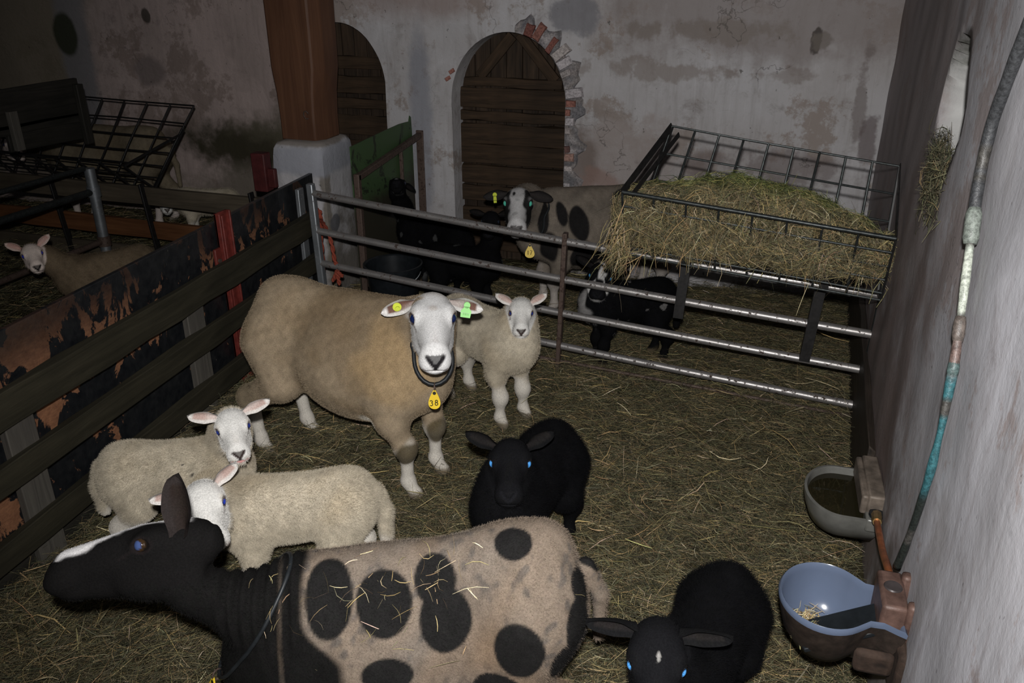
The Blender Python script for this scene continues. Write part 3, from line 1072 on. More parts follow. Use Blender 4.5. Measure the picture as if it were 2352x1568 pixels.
def collar(A, t, tilt, droop, r=.006, mat='collar_black', cap=.4, at=None):
    """a cord round the neck: centre at share t of the way from the chest to the head, hanging in a V in front"""
    c0 = A['N0'] + (A['H0'] - A['N0']) * t if at is None else A['hq'](*at)
    ax = A['H0'] - A['N0']
    ax /= np.linalg.norm(ax)
    front = A['H'][:, 0].copy()
    front[2] = 0
    front /= np.linalg.norm(front)
    lat = np.cross(front, (0, 0, 1.0))
    dn = front * math.cos(tilt) - np.array([0, 0, 1.0]) * math.sin(tilt)
    pts = []
    for i in range(48):
        a = i / 48 * 2 * math.pi
        d = dn * math.cos(a) + lat * math.sin(a)
        rr = 0.02
        while rr < .4 and A['fd'].at(c0 + d * rr) < 0:
            rr += .003
        cs = math.cos(a)
        rr = min(rr, cap + .10 * max(0, cs)) + r * .9
        if cs > 0:
            rr += droop * max(0, cs - .3) ** 2 * 2
        pts.append(c0 + d * rr)
    pts = np.array(pts)
    for _ in range(2):
        pts = (np.roll(pts, 1, 0) + pts * 2 + np.roll(pts, -1, 0)) / 4
    o = MB().tube(pts, r, 10, closed=True).build('collar', M[mat], A['o'], True, 0)
    return o, pts[0], front, lat

def neck_tag(co, p, front, lat, size, strokes, turn=0.0, point=False, lean=.25):
    """yellow drop-shaped tag hanging from the cord by a link"""
    f = front * math.cos(turn) + lat * math.sin(turn)
    l = np.cross(f, (0, 0, 1.0))
    upv = np.array([0, 0, 1.0]) * math.cos(lean) - f * math.sin(lean)
    f = np.cross(upv, l)
    f /= np.linalg.norm(f)
    if f @ front < 0:
        f = -f
    rt = np.cross(upv, f)                       # reader's right
    out = []
    n = 40
    for i in range(n):
        a = i / n * 2 * math.pi
        y = math.cos(a)
        w = math.sin(a) * (.5 + (.30 if not point else .44) * -y) * .5
        out.append((w * 1.05, (y - 1) * .5))
    out = np.array(out) * size
    base = np.array(p) + f * .012 - upv * .012
    fr = [base + rt * x + upv * y + f * .0015 for x, y in out]
    bk = [base + rt * x + upv * y - f * .0015 for x, y in out]
    mb = MB()
    mb.add(fr + bk, [tuple(range(n)), tuple(range(2 * n - 1, n - 1, -1))] + [(i, i + n, (i + 1) % n + n, (i + 1) % n) for i in range(n)])
    t = mb.build('number_tag', M['tag_yellow'], co, True, 50)
    t['label'] = 'yellow plastic number tag'
    ring = [np.array(p) + f * (.004 + .010 * math.sin(a)) + upv * (-.008 + .013 * math.cos(a)) for a in np.linspace(0, 2 * math.pi, 14)[:-1]]
    MB().tube(ring, .0022, 6, closed=True).build('link', M['rusty_steel'], co, True, 0)
    mb = MB()
    hole = [base + rt * .0055 * math.cos(a) + upv * (.0055 * math.sin(a) - .012) + f * .0018 for a in np.linspace(0, 2 * math.pi, 12)[:-1]]
    mb.add(hole, [tuple(range(11))])
    mb.build('hole', M['ink'], co, True, 0)
    for dg in strokes:
        mb = MB()
        for st in dg:
            q = [base + rt * x * size + upv * y * size + f * .0022 for x, y in st]
            mb.tube(q, .0013 * size / .06, 6)
        mb.build('digit', M['ink'], co, True, 0)
    return t

def ear_tag(A, sg, kind, mat, at=.5, flag=(.022, .034)):
    c, n, w, e = A['ears'][sg]
    if w[2] > 0:
        w = -w
    c = c + n * .006
    mb = MB()
    Rm = np.stack([w, e, n], 1)
    def disc(cen, r, t, sides=18):
        a = np.linspace(0, 2 * math.pi, sides + 1)[:-1]
        lo = [cen + w * math.cos(x) * r + e * math.sin(x) * r for x in a]
        hi = [p + n * t for p in lo]
        mb.add(lo + hi, [tuple(range(sides))[::-1], tuple(range(sides, 2 * sides))] + [(i, (i + 1) % sides, (i + 1) % sides + sides, i + sides) for i in range(sides)])
    if kind == 'button':
        disc(c, .0135, .003)
        disc(c + n * .003 + w * .003 - e * .001, .0065, .009)
    else:
        disc(c, .010, .006)
        a, b = flag
        p0 = c + w * .004 + n * .004
        V = [p0 - e * .006, p0 + e * .006, p0 + w * b * .45 + e * a * .55, p0 + w * b + e * a * .5, p0 + w * b * 1.0 - e * a * .5, p0 + w * b * .45 - e * a * .55]
        mb.add(list(V) + [v + n * .002 for v in V], [(5, 4, 3, 2, 1, 0), (6, 7, 8, 9, 10, 11)] + [(i, (i + 1) % 6, (i + 1) % 6 + 6, i + 6) for i in range(6)])
    o = mb.build('ear_tag', M[mat], A['o'], True, 35)
    o['label'] = {'button': 'round yellow ear tag', 'flag': 'pale green flag ear tag'}[kind] if mat != 'tag_lime' or kind == 'button' else 'yellow flag ear tag'
    if kind == 'flag' and mat == 'tag_green':
        mb = MB()
        for i, x in enumerate((-.0075, -.0045, -.0015, .0015, .0050, .0085)):
            q = p0 + w * (b * .68) + e * x + n * .0026
            mb.tube([q - w * .004, q + w * (.004 if i % 2 else .0035)], .0005, 5)
        mb.build('number', M['ink_faint'], o, True, 0)
    return o

# ------------------------------------------------------------------ the barn
def wx(y, off=0.0):
    return 0.325 + 0.0586 * y - off
def WP(y, z, off=0.0):
    return np.array([wx(y, off), y, z])

def build_floor():
    nx, ny = 150, 120
    X = np.linspace(-7.2, 0.62, nx)
    Y = np.linspace(0.0, 5.5, ny)
    P = np.array([(x, y, 0) for y in Y for x in X])
    P[:, 2] = .016 * snoise(P, 6, 31) + .010 * snoise(P, 22, 32) - .014
    F = [(j * nx + i, j * nx + i + 1, (j + 1) * nx + i + 1, (j + 1) * nx + i) for j in range(ny - 1) for i in range(nx - 1)]
    struct(mesh_obj('floor', P, F, M['litter'], None, True, 0))
build_floor()

def arch_z(x, xc, hw, z0, ztop):
    t = np.clip(1 - ((x - xc) / hw) ** 2, 0, 1)
    return z0 + (ztop - z0) * t ** .5

DOORS = [(-1.395, .335, 0.98, 1.355), (-2.44, .285, 1.03, 1.39)]      # centre, half width, springing, crown
def build_back_wall():
    # wall with two arched openings, a front skin and the splayed reveals
    Y0, Y1, ZT = 4.6, 4.78, 2.3
    xs = set(np.round(np.linspace(-2.84, .66, 90), 4))
    for xc, hw, a, b in DOORS:
        xs |= set(np.round(xc + hw * np.sin(np.linspace(-math.pi / 2, math.pi / 2, 33)), 4))
    xs = sorted(xs)
    cols = []
    mb = MB()
    nz = 40
    def zb(x, side):
        for xc, hw, a, b in DOORS:
            lo, hi = round(xc - hw, 4), round(xc + hw, 4)
            if lo < x < hi or (x == lo and side > 0) or (x == hi and side < 0):
                return float(arch_z(x, xc, hw, a, b))
        return -.05
    def wob(P):
        P = np.array(P)
        P[:, 1] += .010 * snoise(P, 4, 51) + .004 * snoise(P, 17, 52)
        return P
    for a, b in zip(xs[:-1], xs[1:]):
        za, zc = zb(a, 1), zb(b, -1)
        if za < 0 and zc < 0:
            za = zc = -.05
        n = nz if za < 0 else 20
        V = []
        for i in range(n + 1):
            t = i / n
            V += [(a, Y0, za + (ZT - za) * t), (b, Y0, zc + (ZT - zc) * t)]
        mb.add(wob(V), [(2 * i, 2 * i + 1, 2 * i + 3, 2 * i + 2) for i in range(n)])
    for xc, hw, z0, zt in DOORS:
        path = [(xc - hw, -.05)] + [(xc - hw, z) for z in np.linspace(.15, z0, 8)]
        path += [(xc + hw * math.sin(t), float(arch_z(xc + hw * math.sin(t), xc, hw, z0, zt))) for t in np.linspace(-math.pi / 2, math.pi / 2, 33)][1:]
        path += [(xc + hw, z) for z in np.linspace(z0, .15, 8)][1:] + [(xc + hw, -.05)]
        V = []
        for x, z in path:
            V += [(x, Y0, z), (x + (xc - x) * .04, Y1, z - .006)]
        mb.add(wob(V), [(2 * i, 2 * i + 2, 2 * i + 3, 2 * i + 1) for i in range(len(path) - 1)])
    # thickness at the left end
    mb.add([(-2.84, Y0, -.05), (-2.84, Y0, ZT), (-2.84, 5.15, ZT), (-2.84, 5.15, -.05)], [(0, 1, 2, 3)])
    struct(mb.build('wall_back', M['plaster_back'], None, True, 45))
    mb = MB()
    nx, nz = 80, 40
    P = np.array([(x, 5.1, z) for z in np.linspace(-.05, 2.3, nz) for x in np.linspace(-7.2, -2.8, nx)])
    P[:, 1] += .012 * snoise(P, 3, 61) + .004 * snoise(P, 15, 62)
    mb.add(P, [(j * nx + i, j * nx + i + 1, (j + 1) * nx + i + 1, (j + 1) * nx + i) for j in range(nz - 1) for i in range(nx - 1)])
    struct(mb.build('wall_left', M['plaster_left'], None, True, 0))
build_back_wall()

def build_right_wall():
    ys = np.arange(0.1, 4.64, .022)
    zs = np.arange(-.05, 2.3, .024)
    P = np.array([(wx(y), y, z) for z in zs for y in ys])
    P[:, 0] += .006 * snoise(P, 3.0, 71) + .003 * snoise(P, 14, 72)
    # niche pushed into the wall
    d = np.sqrt(((P[:, 1] - 2.43) / .22) ** 2 + ((P[:, 2] - 1.33) / .17) ** 2) + .06 * snoise(P, 18, 73)
    P[:, 0] += .11 * sstep(d, 1.02, .84)
    n, m = len(ys), len(zs)
    F = [(j * n + i, (j + 1) * n + i, (j + 1) * n + i + 1, j * n + i + 1) for j in range(m - 1) for i in range(n - 1)]
    struct(mesh_obj('wall_right', P, F, M['plaster_right'], None, True, 0))
    struct(plank('baseboard_right', WP(2.42, .14, .016), WP(4.35, .15, .016), .32, .024, M['stained_board'], None, bevel=.004, nx=10, wob=.006))
build_right_wall()

def build_bricks():
    # broken plaster round the right half of the right-hand arch, bricks showing
    rg = np.random.default_rng(5)
    mb = MB()
    xc, hw, z0, zt = DOORS[0]
    reds = [(.20, .085, .070), (.27, .125, .10), (.17, .10, .09), (.38, .34, .33), (.42, .38, .37), (.13, .12, .125), (.32, .20, .165), (.44, .41, .42)]
    def brick(c, d, w, h, col):
        d = np.array(d) / np.linalg.norm(d)
        t = np.array([-d[1], d[0]])
        n = 3
        V = []
        for yy, sh in ((4.60, 1.0), (4.572 + rg.uniform(0, .012), .86)):
            for a, b in ((-1, -1), (0, -1), (1, -1), (1, 0), (1, 1), (0, 1), (-1, 1), (-1, 0)):
                q = np.array(c) + d * a * w / 2 * sh * rg.uniform(.9, 1.04) + t * b * h / 2 * sh * rg.uniform(.88, 1.05)
                V.append((q[0], yy, q[1]))
        F = [tuple(range(8, 16))] + [(i, (i + 1) % 8, (i + 1) % 8 + 8, i + 8) for i in range(8)]
        mb.add(V, F, np.array(col) * rg.uniform(.8, 1.15))
    # ragged band of grey mortar the bricks sit in
    path = [(xc + hw * math.sin(t), float(z0 + (zt - z0) * math.cos(t)), math.sin(t), math.cos(t)) for t in np.linspace(.12, math.pi / 2, 26)] + [(xc + hw, z, 1, 0) for z in np.linspace(z0 - .02, .42, 20)]
    V, cc = [], []
    for i, (x, z, dx, dz) in enumerate(path):
        w = .080 + .026 * math.sin(i * .8) + .016 * math.sin(i * 1.9 + 1)
        if i < 3:
            w *= .4 + .2 * i
        for k, yy in ((0.0, 4.597), (.5, 4.586), (1.0, 4.592), (1.12, 4.606)):
            V.append((x + dx * w * k, yy + rg.uniform(-.003, .003), z + dz * w * k))
            cc.append(np.array([(.30, .27, .26), (.17, .165, .175), (.22, .21, .215), (.40, .37, .37)][rg.integers(0, 4)]) * rg.uniform(.7, 1.1))
    mb.add(V, [(4 * i + k, 4 * i + 4 + k, 4 * i + 5 + k, 4 * i + 1 + k) for i in range(len(path) - 1) for k in range(3)], np.array(cc))
    for i, t in enumerate(np.linspace(.34, math.pi / 2 - .02, 10)):
        if i in (2, 7):
            continue
        x, z = xc + hw * math.sin(t), z0 + (zt - z0) * math.cos(t)
        d = np.array([math.sin(t + rg.normal(0, .12)), math.cos(t) * .9])
        L = rg.uniform(.06, .12)
        brick((x + d[0] * (L / 2 + .002), z + d[1] * (L / 2 + .002)), d, L, rg.uniform(.036, .058), reds[[0, 1, 5, 0, 3, 7, 4, 3, 7, 1][i]])
    z = z0 - .04
    i = 0
    while z > .46:
        L = rg.uniform(.03, .085)
        h = rg.uniform(.030, .052)
        if i % 4 != 3:
            brick((xc + hw + L / 2 + .002, z), (1, rg.normal(0, .06)), L, h, reds[[1, 7, 3, 0, 2, 6, 4, 1, 7, 2, 0, 3][i % 12]])
        z -= h + rg.uniform(.004, .016)
        i += 1
    for (x, zz) in ((xc - hw - .02, 1.10), (xc - hw + .005, 1.14)):
        brick((x, zz), (.8, .5), .04, .024, reds[1])
    struct(mb.build('trim_1', M['brick'], None, True, 30, .002, col=True))
build_bricks()

def build_door(nm, xc, hw, z0, zt, battens, braces):
    y = 4.735
    d = struct(empty(nm, (xc, y, 0)))
    n = 7
    rg = np.random.default_rng(int(-xc * 100))
    mb = MB()
    for i in range(n):
        a, b = xc - hw + 2 * hw * i / n, xc - hw + 2 * hw * (i + 1) / n - .004
        yo = rg.uniform(-.004, .004)
        pts = [(a, 0.0)] + [(x, float(arch_z(x, xc, hw + .03, z0, zt + .02))) for x in np.linspace(a, b, 6)] + [(b, 0.0)]
        fr = [(x, y + yo, z) for x, z in pts]
        bk = [(x, y + .03, z) for x, z in pts]
        k = len(pts)
        mb.add(fr + bk, [tuple(range(k))[::-1], tuple(range(k, 2 * k))] + [(j, (j + 1) % k, (j + 1) % k + k, j + k) for j in range(k)])
    mb.build('door_leaf', M['door_wood'], d, True, 30, .002, loc=None).location = (-xc, -y, 0)
    for (z, w, x0, x1) in battens:
        plank('batten', (xc + x0 * hw, y - .018, z), (xc + x1 * hw, y - .018, z - .004), w, .026, M['batten_wood'], d, nx=6, wob=.003)
    for (p, q) in braces:
        plank('brace', (xc + p[0] * hw, y - .018, p[1]), (xc + q[0] * hw, y - .018, q[1]), .06, .024, M['batten_wood'], d)
    return d
bt = [(1.075, .05, -.90, .86), (.985, .115, -.98, .97), (.88, .055, -1, 1), (.775, .12, -1, 1), (.66, .115, -1, 1), (.535, .11, -1, 1), (.42, .09, -1, 1), (.27, .12, -1, 1), (.12, .12, -1, 1)]
build_door('door_1', *DOORS[0], bt, [((-.62, 1.10), (-.02, 1.33)), ((.10, 1.34), (.74, 1.09))])
build_door('door_2', *DOORS[1], [(1.16, .07, -.9, .9), (1.03, .10, -1, 1), (.92, .06, -1, 1), (.79, .12, -1, 1), (.64, .12, -1, 1), (.48, .12, -1, 1)], [])

def build_pillar():
    # rounded plaster plinth, timber post on top
    V = []
    rings = [(0.0, 1.03), (.15, 1.02), (.6, 1.0), (.655, 1.03), (.70, 1.07), (.775, 1.06), (.815, 1.03), (.845, .93), (.855, .72)]
    x0, x1, y0, y1 = -2.44, -2.145, 3.78, 4.12
    cx, cy = (x0 + x1) / 2, (y0 + y1) / 2
    n = 40
    for z, k in rings:
        for i in range(n):
            a = i / n * 2 * math.pi
            c, s = math.cos(a), math.sin(a)
            e = 11
            r = (abs(c) ** e + abs(s) ** e) ** (-1 / e)
            V.append((cx + c * r * (x1 - x0) / 2 * k, cy + s * r * (y1 - y0) / 2 * k, z))
    V = np.array(V)
    V += .005 * np.stack([snoise(V, 12, 1), snoise(V, 12, 2), 0 * V[:, 0]], 1)
    F = [(i * n + k, i * n + (k + 1) % n, (i + 1) * n + (k + 1) % n, (i + 1) * n + k) for i in range(len(rings) - 1) for k in range(n)]
    F.append(tuple((len(rings) - 1) * n + k for k in range(n)))
    o = mesh_obj('plinth', V, F, M['pedestal_plaster'], None, True, 50)
    tag(o, 'whitewashed stone plinth carrying the brown post by the gate', 'plinth')
    p = empty('timber_post', (-2.28, 3.95, .85), 'thick brown painted timber post standing on the white plinth', 'post')
    mb = MB()
    lo = [(-.135, -.10), (.075, -.115), (.105, -.05), (.105, .10), (-.135, .10)]
    V = []
    for z, k in ((0.0, .98), (.12, .98), (.24, 1.02), (.36, 1.13), (1.5, 1.20)):
        V += [(x * (k if x < 0 else k ** 1.6), yy, z) for x, yy in lo]
    mb.add(V, [tuple(range(5))[::-1]] + [(i * 5 + k, i * 5 + (k + 1) % 5, (i + 1) * 5 + (k + 1) % 5, (i + 1) * 5 + k) for i in range(4) for k in range(5)])
    mb.build('post_shaft', M['brown_post'], p, True, 30, .008)
    ring = [(.035 + .014 * math.cos(a), -.118 - .004 * math.sin(a), .135 + .02 * math.sin(a)) for a in np.linspace(.3, 5.4, 14)]
    MB().tube(ring, .0035, 6).build('iron_ring', M['rusty_steel'], p, True, 0)
build_pillar()

# ------------------------------------------------------------------ fence on the left
FX = lambda y, off=0.0: -2.10 - .0769 * (y - 2.70) + off
def build_fence():
    y0, y1 = .75, 3.70
    pn = plank('board_panel', (FX(y0), y0, .36), (FX(y1), y1, .36), .72, .02, M['flaked_board'], None, bevel=.003)
    pn.location = Vector((FX(y0), y0, .36))
    tag(pn, 'long chipboard panel with flaking black paint behind the fence rails', 'fence panel')
    f = empty('rail_fence', (FX(2.2, .08), 2.2, 0), 'left-hand pen fence of dark weathered horizontal boards', 'fence')
    o1 = .085
    for (z0, z1, w) in ((.553, .520, .110), (.365, .318, .088), (.150, .105, .088)):
        plank('fence_board', (FX(.75, o1), .75, z0), (FX(3.52, o1), 3.52, z1), w, .03, M['fence_planks'], f, nx=14, wob=.003)
    for y in (1.56, 2.46, .85):
        plank('upright', (FX(y, .055), y, -.02), (FX(y, .055) + .005, y, .50), .10, .028, M['fence_upright'], f, up=(0, 1, 0))
    st = plank('metal_stay', (FX(3.50, .055), 3.46, .0), (FX(3.50, .055), 3.46, .70), .05, .02, M['galvanised'], f, up=(0, 1, 0))
    st['label'] = 'grey galvanised strip ending the fence'
    k = plank('kick_board', (FX(.75, .03), .75, .03), (FX(2.72, .03), 2.72, .03), .12, .03, M['black_board'], None)
    tag(k, 'dark board lying along the litter at the foot of the left fence', 'board')
    # red channel-iron post
    r = empty('red_post', (FX(2.80, .02), 2.80, 0), 'red painted channel iron post clamped to the flaking black panel', 'post')
    mb = MB()
    mb.box((.0, -.040, -.05), (.012, .040, .76)).box((.0, -.040, -.05), (.028, -.030, .76)).box((0, .030, -.05), (.028, .040, .76)).box((.0, -.010, -.05), (.018, .010, .745))
    mb.build('channel_iron', M['red_paint'], r, True, 30, .003)
    mb = MB().box((.0, -.080, .50), (.014, -.038, .62))
    mb.build('lug', M['red_paint'], r, True, 30, .004)
    mb = MB().lathe([(0, .022), (.009, .022), (.009, .014), (0.001, .014)], (0, 0, 0), 6, axis='x')
    o = mb.build('bolt', M['rusty_steel'], r, True, 30)
    o.location = (0, -.065, .57)
    b = MB().box((-2.52, 3.70, .60), (-2.44, 3.765, .80)).box((-2.50, 3.72, .62), (-2.40, 3.75, .72)).build('red_bracket', M['dark_red_paint'], None, True, 30, .006, loc=(-2.48, 3.73, .60))
    tag(b, 'dark red steel bracket on the left side of the white plinth', 'bracket')
build_fence()

# ------------------------------------------------------------------ the tube gate across the pen
def GP(t, z, off=0.0):
    """t 0..1 along the gate from the plinth to the right wall"""
    a, b = np.array([-1.975, 3.345]), np.array([.505, 3.172])
    p = a + (b - a) * t
    return np.array([p[0], p[1] - off, z])
def rail_z(t, left, right):
    return left + (right - left) * t
RAILS = [(.715, .540), (.535, .378), (.375, .224), (.218, .066)]
def build_gate():
    g = empty('tube_gate', (-.73, 3.26, 0), 'long tubular steel gate with four worn rails closing off the rear pen', 'gate')
    base = (-.73, 3.26, 0)
    for i, (a, b) in enumerate(RAILS):
        pts = [GP(t, rail_z(t, a, b) - .012 * math.sin(math.pi * t)) for t in np.linspace(0, 1, 14)]
        MB().tube(pts, .0165, 14).build('rail', M['worn_steel'], g, True, 50, loc=base).location = (0, 0, 0)
    MB().tube([GP(t, rail_z(t, .085, .004) + .010) for t in np.linspace(.30, 1, 10)], .008, 8).build('bottom_rod', M['rusty_steel'], g, True, 0, loc=base).location = (0, 0, 0)
    MB().bar(GP(.500, .655, .006), GP(.492, -.02, .006), .020, .036, up=(0, 1, 0)).build('centre_bar', M['rusty_steel'], g, True, 30, .003, loc=base).location = (0, 0, 0)
    MB().bar(GP(.0, .76), GP(.008, .0), .034, .034, up=(0, 1, 0)).build('end_post', M['galvanised'], g, True, 30, .006, loc=base).location = (0, 0, 0)
    MB().tube([GP(1.004, .62), GP(1.002, .3), GP(1.0, -.02)], .014, 12).build('end_post', M['dark_wire'], g, True, 50, loc=base).location = (0, 0, 0)
build_gate()

def build_rope():
    def strand(p):
        p = np.array(p, float)
        t = np.linspace(0, 1, len(p))
        tt = np.linspace(0, 1, 60)
        return np.stack([np.interp(tt, t, p[:, i]) for i in range(3)], 1)
    base = (-1.99, 3.40, .5)
    mb = MB()
    x = FX(3.50, .105)
    parts = [[(x - .03, 3.52, .585), (x + .0, 3.50, .60), (x + .035, 3.49, .585), (x + .04, 3.48, .53), (x + .035, 3.48, .46), (x + .01, 3.49, .455), (x - .02, 3.50, .46)],
             [(x + .03, 3.48, .575), (x + .05, 3.45, .50), (x + .055, 3.44, .40), (x + .05, 3.44, .30), (x + .03, 3.44, .20)],
             [(x + .045, 3.47, .55), (-1.955, 3.40, .55), (-1.90, 3.34, .525), (-1.885, 3.335, .47), (-1.88, 3.335, .40), (-1.865, 3.335, .36), (-1.86, 3.33, .31)],
             [(-1.865, 3.32, .345), (-1.885, 3.31, .30)], [(-1.865, 3.32, .345), (-1.845, 3.30, .29)], [(-1.865, 3.32, .35), (-1.83, 3.31, .33)]]
    for q in parts:
        c = strand(q)
        for ph in (0, math.pi):
            a = np.linspace(0, 26 * len(q) / 6, 60) + ph
            mb.tube(c + .005 * np.stack([np.cos(a), np.sin(a), 0 * a], 1), .0062, 7)
    o = mb.build('rope', M['rope_red'], None, True, 0, loc=base)
    tag(o, 'red twisted rope tying the gate to the fence end', 'rope')
build_rope()

def build_bucket():
    c = (-1.72, 3.64, 0)
    b = empty('bucket', c, 'black plastic bucket standing behind the gate next to the plinth', 'bucket')
    mb = MB()
    mb.lathe([(.0, .005), (.105, .005), (.11, .02), (.140, .275), (.150, .278), (.152, .300), (.145, .302), (.137, .296), (.108, .03), (.0, .025)], (0, 0, 0), 44)
    mb.build('tub', M['black_plastic'], b, True, 40)
    pts = [(.152 * math.cos(a), .152 * math.sin(a) * .4 - .135 * math.sin(a), .27 - .075 * math.sin(a)) for a in np.linspace(0.0, math.pi, 20)]
    MB().tube(pts, .0028, 6).build('handle', M['galvanised'], b, True, 0)
build_bucket()

def build_green_gate():
    g = empty('sheet_gate', (-1.96, 4.1, 0), 'green painted sheet metal gate in a brown steel frame beside the plinth', 'gate')
    x = -1.96
    V = [(0, -.36, .06), (0, .42, .06), (0, .42, .80), (0, .415, .885), (0, .40, .895), (0, .385, .865), (0, .34, .868), (0, .25, .872), (0, .05, .868), (0, -.15, .862), (0, -.36, .855)]
    V = [(a, b, c) for a, b, c in V]
    n = len(V)
    mb = MB()
    mb.add(V + [(a - .006, b, c) for a, b, c in V], [tuple(range(n)), tuple(range(2 * n - 1, n - 1, -1))] + [(i, i + n, (i + 1) % n + n, (i + 1) % n) for i in range(n)])
    mb.build('metal_sheet', M['green_paint'], g, True, 30)
    fr = MB()
    fr.bar((.022, -.36, .70), (.022, .50, .775), .03, .03).bar((.022, -.355, .05), (.022, -.355, .72), .03, .03, up=(0, 1, 0)).bar((.022, .49, .03), (.022, .49, .80), .045, .03, up=(0, 1, 0)).bar((.022, -.36, .10), (.022, .49, .10), .03, .03)
    fr.build('frame', M['rusty_steel'], g, True, 30, .003)
    fr = MB().bar((.012, .22, .12), (.012, .22, .74), .02, .016, up=(0, 1, 0))
    fr.build('stiffener', M['rusty_steel'], g, True, 30, .002)
build_green_gate()

# ------------------------------------------------------------------ hay rack with hay, hung over the gate
def lerp(a, b, t):
    return np.array(a, float) * (1 - t) + np.array(b, float) * t
def wire_grid(mb, A, B, E, F, nv, hs, rv, rh, jit=0.0):
    """A-B upper edge, E-F lower edge; nv wires down, hs shares for wires across"""
    for i in range(nv):
        t = i / (nv - 1)
        mb.tube([lerp(A, B, t), lerp(lerp(A, B, t), lerp(E, F, t), .5) + RNG.normal(size=3) * jit, lerp(E, F, t)], rv, 8)
    for h in hs:
        a, b = lerp(A, E, h), lerp(B, F, h)
        mb.tube([a, lerp(a, b, .35) + RNG.normal(size=3) * jit, lerp(a, b, .7) + RNG.normal(size=3) * jit, b], rh, 8)

def build_rack():
    A, B = (-.33, 3.265, 1.112), (.492, 3.205, 1.020)
    Cc, D = (-.462, 2.972, .915), (.478, 2.905, .838)
    E, F = (-.445, 3.135, .660), (.480, 3.075, .590)
    E2, F2 = (-.455, 3.045, .655), (.480, 2.978, .590)
    r = empty('hay_rack', (0, 3.1, .58), 'V-shaped black wire hay rack hung over the steel gate and stuffed with hay', 'hay rack')
    base = (0, 3.1, .58)
    def b(mb, nm, m):
        o = mb.build(nm, M[m], r, True, 45, loc=base)
        o.location = (0, 0, 0)
        return o
    mb = MB()
    wire_grid(mb, A, B, E, F, 10, (0, .22, .44, .66, .88), .0046, .0042, .002)
    b(mb, 'back_grid', 'dark_wire')
    mb = MB()
    wire_grid(mb, Cc, D, E2, F2, 9, (.22, .44, .66, .88, 1.0), .0042, .0044, .002)
    b(mb, 'front_grid', 'dark_wire')
    b(MB().tube([Cc, lerp(Cc, D, .5), D], .0075, 10), 'top_bar', 'dark_wire')
    b(MB().bar(A, Cc, .004, .030).bar(np.array(A) + (.03, .0, -.03), np.array(Cc) + (.035, .012, -.012), .004, .020).bar(A, E, .006, .020), 'side_frame', 'black_iron')
    b(MB().bar(B, D, .004, .030).bar(B, F, .006, .020).bar(D, F2, .006, .020).bar(F2, F, .006, .014), 'side_frame', 'black_iron')
    for (x, z0, z1, dx) in ((-.222, .640, .365, -.012), (.296, .585, .240, -.022)):
        b(MB().bar((x, 3.19, z0), (x + dx, 3.165, z1), .040, .030, up=(0, 1, 0)).bar((x, 3.19, z0 - .005), (x, 3.08, z0 + .0), .03, .03), 'hook_leg', 'black_iron')
build_rack()

def on_surface(V, Q, n, rg):
    tri = np.concatenate([Q[:, [0, 1, 2]], Q[:, [0, 2, 3]]])
    a, b, c = V[tri[:, 0]], V[tri[:, 1]], V[tri[:, 2]]
    cr = np.cross(b - a, c - a)
    ar = np.linalg.norm(cr, axis=1)
    i = rg.choice(len(tri), n, p=ar / ar.sum())
    u, v = rg.random(n), rg.random(n)
    s = u + v > 1
    u[s], v[s] = 1 - u[s], 1 - v[s]
    return a[i] + (b[i] - a[i]) * u[:, None] + (c[i] - a[i]) * v[:, None], cr[i] / (ar[i][:, None] + 1e-12)

